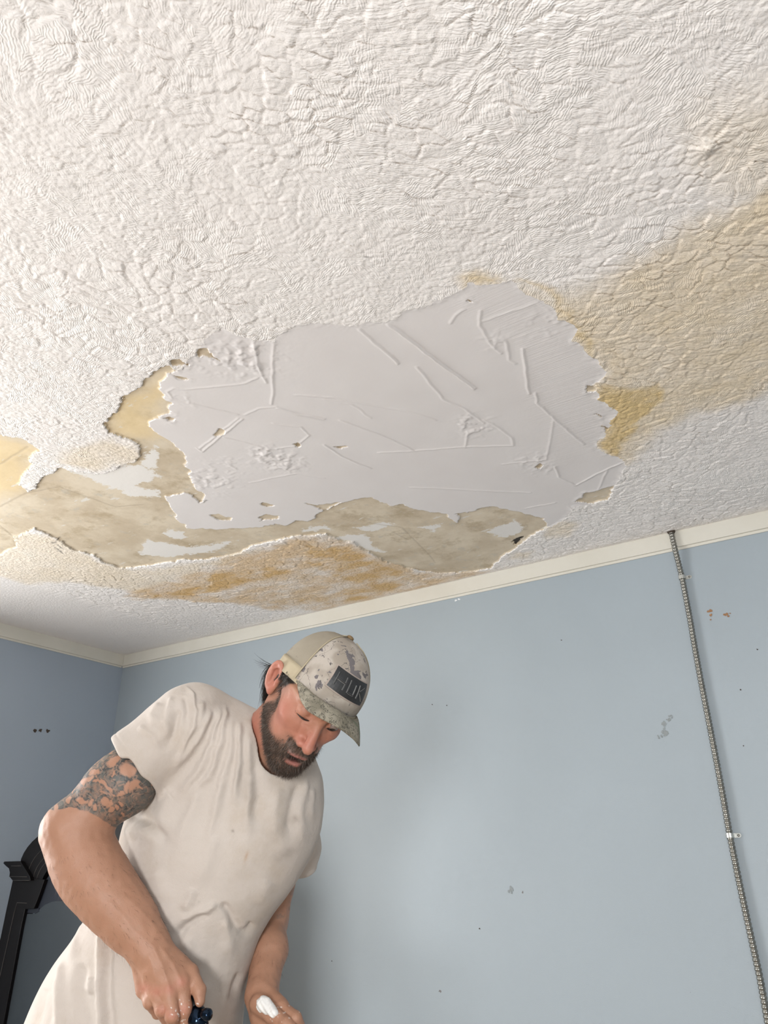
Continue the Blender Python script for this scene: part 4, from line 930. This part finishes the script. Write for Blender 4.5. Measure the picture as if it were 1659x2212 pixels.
V += N * (D * fr + 0.0035 * n3(V, 6, 5) + 0.0010 * n3(V, 18, 15))[:, None]
hr = np.abs((V - hemc) @ HEM + 0.011); m = (np.linalg.norm(V - hemc, axis=1) < 0.11); V[m] -= N[m] * (0.0012 * np.exp(-(hr[m] / 0.0016) ** 2))[:, None]
hx = Nd('worn_white_cotton'); p = hx.obj()
c = hx.mix(hx.noise(p, 3.2, 4), (0.490, 0.425, 0.375), (0.600, 0.548, 0.505))
c = hx.mix(hx.math('MULTIPLY', hx.ramp(hx.noise(p, 7, 6, 0.65), 0.48, 0.74), 0.50), c, (0.42, 0.34, 0.26))
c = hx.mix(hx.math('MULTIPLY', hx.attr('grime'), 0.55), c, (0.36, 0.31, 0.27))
c = hx.mix(hx.math('MULTIPLY', hx.attr('ochre'), 0.7), c, (0.42, 0.27, 0.17))
M_SHIRT = hx.out(c, 0.88, hx.math('ADD', hx.math('MULTIPLY', hx.noise(p, 700, 2), 0.0005), hx.math('MULTIPLY', hx.noise(p, 90, 3), 0.0012)), 1.0, 0.8, Sheen_Weight=0.15)
px, py = proj(V)
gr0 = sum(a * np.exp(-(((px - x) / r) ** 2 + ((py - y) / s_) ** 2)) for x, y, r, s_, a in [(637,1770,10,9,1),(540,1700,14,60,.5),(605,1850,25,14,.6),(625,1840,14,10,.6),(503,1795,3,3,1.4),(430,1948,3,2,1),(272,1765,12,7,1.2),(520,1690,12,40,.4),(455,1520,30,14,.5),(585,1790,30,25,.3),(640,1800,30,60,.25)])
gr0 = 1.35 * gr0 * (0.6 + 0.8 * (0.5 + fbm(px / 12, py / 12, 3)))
och = np.exp(-(((px - 532 + (py - 1850) * .3) / 3) ** 2 + ((py - 1850) / 11) ** 2)) * (V[:, 2] < 1.5)
mesh('t_shirt', cc2w(V), Qd, M_SHIRT, man, True, dict(grime=gr0, ochre=och))

# ---- cap
def crown(az, h, off=0.0):          # az from the front, h 0..1 up the crown
    r = max(0.0, 1 - h ** 2.5) ** (1 / 2.1)
    x = (CRX + off) * math.sin(az) * r; y = (CRY + off) * math.cos(az) * r - 0.004 * h
    if math.cos(az) > 0: y += 0.010 * math.cos(az) * math.sin(math.pi * min(1, h * 1.15)) * r
    zlow = 0.004 - 0.016 * (1 - math.cos(az)) / 2 + 0.010 * math.sin(az) ** 2
    z = zlow * (1 - h) + (CRZ + off) * h
    return np.array([x, y, z])
capw = lambda p: cc2w(np.atleast_2d(p) @ CRm.T + CT)
kc = Nd('camouflage_cap_cloth'); p = kc.obj()
nzv = kc.vm('ADD', p, kc.vm('SCALE', kc.noise(p, 45, 4, col=True), scale=0.02))
a1 = kc.noise(nzv, 30, 3, 0.55); a2 = kc.noise(kc.vm('ADD', nzv, (3, 1, 2)), 48, 2, 0.5)
c = kc.mix(kc.ramp(kc.noise(p, 20, 3), 0.4, 0.6), (0.34, 0.295, 0.245), (0.47, 0.42, 0.37))
c = kc.mix(kc.ramp(a1, 0.60, 0.615), c, (0.16, 0.145, 0.15))
lin_ = kc.math('ABSOLUTE', kc.math('SUBTRACT', a2, 0.44))
c = kc.mix(kc.math('SUBTRACT', 1.0, kc.ramp(lin_, 0.004, 0.010)), c, (0.10, 0.09, 0.09))
M_CAMO = kc.out(c, 0.85, kc.math('MULTIPLY', kc.noise(p, 900, 2), 0.0004))
kb = Nd('camouflage_brim_cloth'); p = kb.obj()
nzv = kb.vm('ADD', p, kb.vm('SCALE', kb.noise(p, 50, 4, col=True), scale=0.02)); a2 = kb.noise(nzv, 75, 3, 0.6)
c = kb.mix(kb.ramp(kb.noise(p, 30, 3), 0.4, 0.6), (0.20, 0.18, 0.135), (0.33, 0.30, 0.235))
c = kb.mix(kb.math('SUBTRACT', 1.0, kb.ramp(kb.math('ABSOLUTE', kb.math('SUBTRACT', a2, 0.5)), 0.010, 0.022)), c, (0.075, 0.070, 0.055))
c = kb.mix(kb.ramp(kb.noise(nzv, 24, 2), 0.60, 0.63), c, (0.20, 0.22, 0.15))
M_BRIM = kb.out(c, 0.85, kb.math('MULTIPLY', kb.noise(p, 900, 2), 0.0004))
km = Nd('tan_cap_mesh_cloth'); p = km.obj()
c = km.mix(km.noise(p, 18, 4), (0.27, 0.235, 0.175), (0.35, 0.31, 0.245)); c = km.mix(km.ramp(km.noise(p, 55, 4), 0.64, 0.70), c, (0.24, 0.21, 0.17))
M_MESHC = km.out(c, 0.8, km.math('MULTIPLY', km.noise(p, 1100, 1), 0.0006))
M_BAND = simple('cream_cap_band', (0.42, 0.355, 0.245), 0.8, 0.15, 60)
capo = mesh('baseball_cap', capw([(0, 0, CRZ + 0.0005), (0.004, 0, CRZ), (-0.004, 0, CRZ), (0, 0.004, CRZ)]), [(0, 1, 3), (0, 3, 2), (0, 2, 1), (1, 2, 3)], M_BAND, man)
capo['label'] = 'tan camouflage cap with black front patch'
def crown_panel(name, a0, a1, h0, h1, mat, off, na=36, nhh=20):
    Vc = []; 
    for lay in (0, 1):
        for i in range(na + 1):
            for j in range(nhh + 1):
                az = a0 + (a1 - a0) * i / na; h = h0 + (h1 - h0) * j / nhh
                Vc.append(crown(az, h, off - 0.0022 * lay))
    n1 = nhh + 1; tot = (na + 1) * n1; fs = []
    for i in range(na):
        for j in range(nhh):
            a = i * n1 + j; fs.append((a, a + 1, a + n1 + 1, a + n1)); fs.append((a + tot, a + n1 + tot, a + n1 + 1 + tot, a + 1 + tot))
        fs.append((i * n1, (i + 1) * n1, (i + 1) * n1 + tot, i * n1 + tot)); b = i * n1 + nhh; fs.append((b, b + tot, b + n1 + tot, b + n1))
    for j in range(nhh):
        fs.append((j, j + tot, j + 1 + tot, j + 1)); b = na * n1 + j; fs.append((b, b + 1, b + 1 + tot, b + tot))
    return mesh(name, capw(np.array(Vc)), fs, mat, capo)
R_ = math.radians
crown_panel('front_panel', R_(-64), R_(64), 0.0, 0.999, M_CAMO, 0.0)
crown_panel('rear_panel', R_(64), R_(180), 0.0, 0.999, M_MESHC, -0.0008)
crown_panel('rear_panel', R_(180), R_(296), 0.0, 0.999, M_MESHC, -0.0008)
crown_panel('band', R_(64), R_(296), 0.0, 0.24, M_BAND, 0.0012, 60, 4)
crown_panel('sweatband', R_(-66), R_(66), 0.0, 0.055, M_BAND, 0.0014, 40, 3)
for az in (64, -64, 180):
    MB().tube(list(capw(np.array([crown(R_(az), h, 0.0008) for h in np.linspace(0.02, 0.99, 20)]))), 0.0012, 6).build('seam', M_BAND, capo, True)
btn = capw(np.array([(0, -0.004, CRZ - 0.001), (0, -0.004, CRZ + 0.002), (0, -0.004, CRZ + 0.0045), (0, -0.004, CRZ + 0.0055)]))
MB().tube(list(btn), [0.0075, 0.0078, 0.0055, 0.002], 14).build('button', simple('brown_cap_button', (0.20, 0.13, 0.06), 0.6), capo, True)
nu, nv = 40, 14; Vb = []
LIP = np.array([(-.068,.062,.012), (-.076,.092,-.006), (-.077,.118,-.020), (-.060,.143,-.015), (-.032,.157,-.007), (0,.161,-.003), (.030,.162,-.003), (.052,.153,-.006), (.066,.131,-.010), (.073,.100,-.004), (.074,.066,.008)])
tl_ = np.concatenate([[0], np.cumsum(np.linalg.norm(np.diff(LIP, axis=0), axis=1))]); tl_ /= tl_[-1]
tt_ = np.linspace(0, 1, 201); lf = np.stack([np.interp(tt_, tl_, LIP[:, c]) for c in range(3)], 1); kr = np.hanning(19); kr /= kr.sum()
lf = np.stack([np.convolve(np.pad(lf[:, c], 9, 'reflect', reflect_type='odd'), kr, 'valid') for c in range(3)], 1)
for lay in (0, 1):
    for i in range(nu + 1):
        u_ = -1 + 2 * i / nu; r0 = crown(R_(61 * u_), 0.035, 0.0008); out_ = lf[int(round(i / nu * 200))]
        for j in range(nv + 1):
            v_ = j / nv; pt = r0 * (1 - v_) + out_ * v_; pt[2] += 0.010 * math.sin(v_ * math.pi) * (1 - u_ * u_) ** 0.5 + 0.003 * math.sin(v_ * math.pi)
            if lay: pt[2] -= 0.0028
            Vb.append(pt)
n1 = nv + 1; tot = (nu + 1) * n1; fs = []
for i in range(nu):
    for j in range(nv):
        a = i * n1 + j; fs.append((a, a + n1, a + n1 + 1, a + 1)); fs.append((a + tot, a + 1 + tot, a + n1 + 1 + tot, a + n1 + tot))
    b = i * n1 + nv; fs.append((b, b + n1, b + n1 + tot, b + tot)); fs.append((i * n1, i * n1 + tot, (i + 1) * n1 + tot, (i + 1) * n1))
for j in range(nv): fs.append((j, j + 1, j + 1 + tot, j + tot)); b = nu * n1 + j; fs.append((b, b + tot, b + 1 + tot, b + 1))
mesh('brim', capw(np.array(Vb)), fs, M_BRIM, capo)
# front patch with raised lettering, wrapped on the crown
PC, PH0, PH1, PWm = R_(1.5), 0.27, 0.59, 0.040
def onpatch(s, t, off):        # s -1..1 across (wearer's right to left), t 0..1 up
    az = PC - s * 0.50; return crown(az, PH0 + (PH1 - PH0) * t, off)
def plate(name, s0, s1, t0, t1, off, th, mat, ns=14, nt=6):
    Vp = []; 
    for lay in (0, 1):
        for i in range(ns + 1):
            for j in range(nt + 1): Vp.append(onpatch(s0 + (s1 - s0) * i / ns, t0 + (t1 - t0) * j / nt, off - th * lay))
    n1 = nt + 1; tot = (ns + 1) * n1; fs = []
    for i in range(ns):
        for j in range(nt):
            a = i * n1 + j; fs.append((a, a + n1, a + n1 + 1, a + 1)); fs.append((a + tot, a + 1 + tot, a + n1 + 1 + tot, a + n1 + tot))
        fs.append((i * n1, i * n1 + tot, (i + 1) * n1 + tot, (i + 1) * n1)); b = i * n1 + nt; fs.append((b, b + n1, b + n1 + tot, b + tot))
    for j in range(nt): fs.append((j, j + 1, j + 1 + tot, j + tot)); b = ns * n1 + j; fs.append((b, b + tot, b + 1 + tot, b + 1))
    return mesh(name, capw(np.array(Vp)), fs, mat, capo, False)
M_PB = simple('black_patch_rubber', (0.020, 0.021, 0.023), 0.5, 0.3, 80); M_PG = simple('grey_letter_outline', (0.16, 0.16, 0.155), 0.6, 0.3, 80); M_PE = simple('patch_border_thread', (0.36, 0.30, 0.26), 0.8, 0.3, 80)
plate('patch_border', -1.05, 1.05, -0.05, 1.05, 0.0022, 0.002, M_PE)
plate('patch', -0.98, 0.98, 0.01, 0.99, 0.0032, 0.002, M_PB)
def letter(strokes):
    for k, (mat, wd_, off) in enumerate(((M_PG, 0.0019, 0.0030), (M_PB, 0.0012, 0.0042))):
        b = MB()
        for pts in strokes:
            ps = []
            for (x0, y0), (x1, y1) in zip(pts[:-1], pts[1:]):
                for t in np.linspace(0, 1, 5)[(1 if ps else 0):]: ps.append(onpatch(x0 + (x1 - x0) * t, y0 + (y1 - y0) * t, off))
            b.tube(list(capw(np.array(ps))), wd_, 6)
        b.build('letter' if k == 0 else 'letter_face', mat, capo, False)
letter([[(-0.78, 0.80), (-0.78, 0.22)], [(-0.34, 0.80), (-0.34, 0.22)], [(-0.78, 0.52), (-0.34, 0.52)]])
letter([[(-0.12, 0.80), (-0.12, 0.26), (0.22, 0.26), (0.22, 0.72)]])
letter([[(0.44, 0.80), (0.44, 0.22)], [(0.46, 0.50), (0.82, 0.78)], [(0.52, 0.52), (0.84, 0.22)]])

# ---- jeans and boots (below the frame)
fwd = np.array([0.86, -0.50, 0]); rgt = np.array([-0.50, -0.86, 0]); fz = np.array(FEET[:])
hipc = np.array([pel[0], pel[1], pel[2]])
hips, knees, ankl = [], [], []
for s in (1, -1):
    hips.append(hipc + rgt * 0.085 * s + [0, 0, -0.03]); a = fz + rgt * 0.13 * s + fwd * (0.03 * s); a[2] = 0.10; ankl.append(a)
    knees.append((hips[-1] + a) / 2 + fwd * 0.035 + [0, 0, 0.01])
def jeans_f(P):
    d = el(P, hipc + [0, 0, 0.0], (0.165, 0.135, 0.115))
    for h, k, a in zip(hips, knees, ankl):
        d = smin(d, rc(P, h, k, 0.095, 0.072), 0.03); d = smin(d, rc(P, k, a, 0.070, 0.060), 0.02)
    d = np.maximum(d, 0.045 - P[:, 2])
    return d.astype(f32)
lo = hipc - [0.34, 0.34, 0]; lo[2] = 0.02; hi = hipc + [0.34, 0.34, 0.16]
V, Qd = polygonize(jeans_f, lo, hi, 0.008)
N = vnormals(V, Qd); V = V + N * (0.006 * n3(V, 14, 9))[:, None]
M_JEAN = simple('faded_denim', (0.10, 0.14, 0.21), 0.9, 0.35, 25, bump=0.0008)
mesh('jeans', V, Qd, M_JEAN, man)
M_BOOT = simple('brown_boot_leather', (0.13, 0.075, 0.04), 0.6, 0.3, 25); M_SOLE = simple('boot_sole', (0.03, 0.028, 0.025), 0.8)
for h, k, a in zip(hips, knees, ankl):
    heel = np.array([a[0], a[1], 0]) - fwd * 0.05; toe = heel + fwd * 0.26
    def boot_f(P):
        d = smin(rc(P, heel + [0, 0, .055], toe + [0, 0, .045] - fwd * 0.04, 0.043, 0.042), rc(P, heel + fwd * 0.03 + [0, 0, .06], a + [0, 0, 0.04], 0.044, 0.046), 0.03)
        return np.maximum(d, 0.018 - P[:, 2]).astype(f32)
    lo = np.minimum(heel, toe) - 0.08; hi = np.maximum(heel, toe) + 0.08; lo[2] = 0; hi[2] = 0.2
    V, Qd = polygonize(boot_f, lo, hi, 0.006); bo = mesh('boot', V, Qd, M_BOOT, man)
    def sole_f(P):
        q_ = P.copy(); q_[:, 2] = 0; return np.maximum(rc(q_, heel * [1, 1, 0], (toe - fwd * 0.04) * [1, 1, 0], 0.046, 0.045), np.abs(P[:, 2] - 0.0125) - 0.0115).astype(f32)
    lo[2] = -0.02; V, Qd = polygonize(sole_f, lo, hi, 0.005); V[:, 2] = np.maximum(V[:, 2], 0.0045); mesh('sole', V, Qd, M_SOLE, bo)

# ---- putty knife in the right hand
kn = empty('putty_knife', Vector(ptf(Wp(418, 2160, 1.283))), 'black-handled putty knife gripped in the man\'s right fist', 'tool')
M_GRIP = simple('black_rubber_grip', (0.008, 0.009, 0.012), 0.35, 0.3, 60); M_FER = simple('dark_blue_steel', (0.014, 0.026, 0.048), 0.14, 0.4, 60, 0.9); M_STL = simple('plaster_smeared_steel', (0.50, 0.50, 0.48), 0.35, 0.3, 40, 0.7)
k0, k1, k2, k3 = Wp(404, 2098, 1.318), Wp(414, 2150, 1.288), Wp(424, 2192, 1.262), Wp(434, 2222, 1.245)
MB().tube([k0, k0 + (k1 - k0) * .06, k1, k1 + (k2 - k1) * .6, k2], [0.006, 0.0125, 0.0145, 0.0125, 0.0135], 16).build('grip', M_GRIP, kn, True)
fe = MB().tube([k2 - (k3 - k2) * .35, k2, k2 + (k3 - k2) * .45, k3], [0.0150, 0.0172, 0.0165, 0.0140], 16).build('ferrule', M_FER, kn, True)
b = Wp(452, 2192, 1.240); MB().tube([Wp(436, 2192, 1.250), Wp(446, 2191, 1.243), b, Wp(455, 2192, 1.239)], [0.009, 0.0095, 0.009, 0.006], 14).build('hang_loop', M_FER, kn, True)
ax = unit(k3 - k2); sd = unit(np.cross(ax, RW @ np.array([0, 0, 1.0]))); nn_ = np.cross(ax, sd)
Vk = []
for lay in (-1, 1):
    for t, w_ in ((0, .012), (.03, .02), (.09, .045), (.11, .045)):
        for s in (-1, 1): Vk.append(k3 + ax * t + sd * w_ * s + nn_ * 0.0007 * lay)
fs = []
for i in range(3): a = i * 2; fs += [(a, a + 1, a + 3, a + 2), (a + 8, a + 10, a + 11, a + 9), (a, a + 2, a + 10, a + 8), (a + 1, a + 9, a + 11, a + 3)]
fs += [(0, 8, 9, 1), (6, 7, 15, 14)]
mesh('blade', np.array(Vk), fs, M_STL, kn, False)

# ---- plaster smear and mud pan at the left hand
M_MUD = simple('wet_joint_compound', (0.84, 0.83, 0.81), 0.45, 0.05, 60, bump=0.0015)
def smear_f(P):
    d = rc(P, J(574, 2172, 1.342), J(592, 2188, 1.322), 0.0125, 0.0075)
    d = smin(d, el(P, J(568, 2168, 1.345), (0.012, 0.012, 0.010)), 0.008)
    return (d + 0.0005 * np.sin(P[:, 0] * 1500 + P[:, 1] * 1100) + 0.0008 * np.sin(P[:, 0] * 400 - P[:, 1] * 500)).astype(f32)
c0 = J(580, 2178, 1.33); V, Qd = polygonize(smear_f, c0 - 0.04, c0 + 0.04, 0.0016)
mesh('plaster_smear', cc2w(V), Qd, M_MUD, man)['label'] = 'smear of white compound on the left hand'
pan = empty('mud_pan', Vector(ptf(Wp(655, 2300, 1.285) - [0, 0, .08])), 'black plaster pan with a yellow rim held in the left hand', 'pan')
pc = Wp(655, 2300, 1.285); pd = unit(RW @ np.array([0.72, 0.0, -0.69])); pd[2] = 0; pd = unit(pd); pw = np.cross([0, 0, 1.0], pd)
def ring_(L, Wd, z): return [pc + pd * L * a + pw * Wd * b_ + np.array([0, 0, z]) for a, b_ in ((-1, -1), (1, -1), (1, 1), (-1, 1))]
Vp = ring_(.130, .048, 0) + ring_(.120, .028, -.080) + ring_(.1275, .0455, 0) + ring_(.118, .026, -.077)
fs = [(i, (i + 1) % 4, (i + 1) % 4 + 4, i + 4) for i in range(4)] + [(4, 5, 6, 7)] + [(i + 8, i + 12, (i + 1) % 4 + 12, (i + 1) % 4 + 8) for i in range(4)] + [(12, 15, 14, 13)] + [(i, i + 8, (i + 1) % 4 + 8, (i + 1) % 4) for i in range(4)]
mesh('trough', np.array(Vp), fs, M_GRIP, pan, False)
MB().tube(ring_(.131, .049, 0.001) + [ring_(.131, .049, 0.001)[0]], 0.0028, 8).build('rim', simple('yellow_plastic', (0.55, 0.33, 0.03), 0.5), pan, True)
mesh('compound', np.array(ring_(.125, .042, -.02) + ring_(.117, .025, -.074)), [(0, 1, 2, 3), (7, 6, 5, 4), (0, 4, 5, 1), (1, 5, 6, 2), (2, 6, 7, 3), (3, 7, 4, 0)], M_MUD, pan, False)
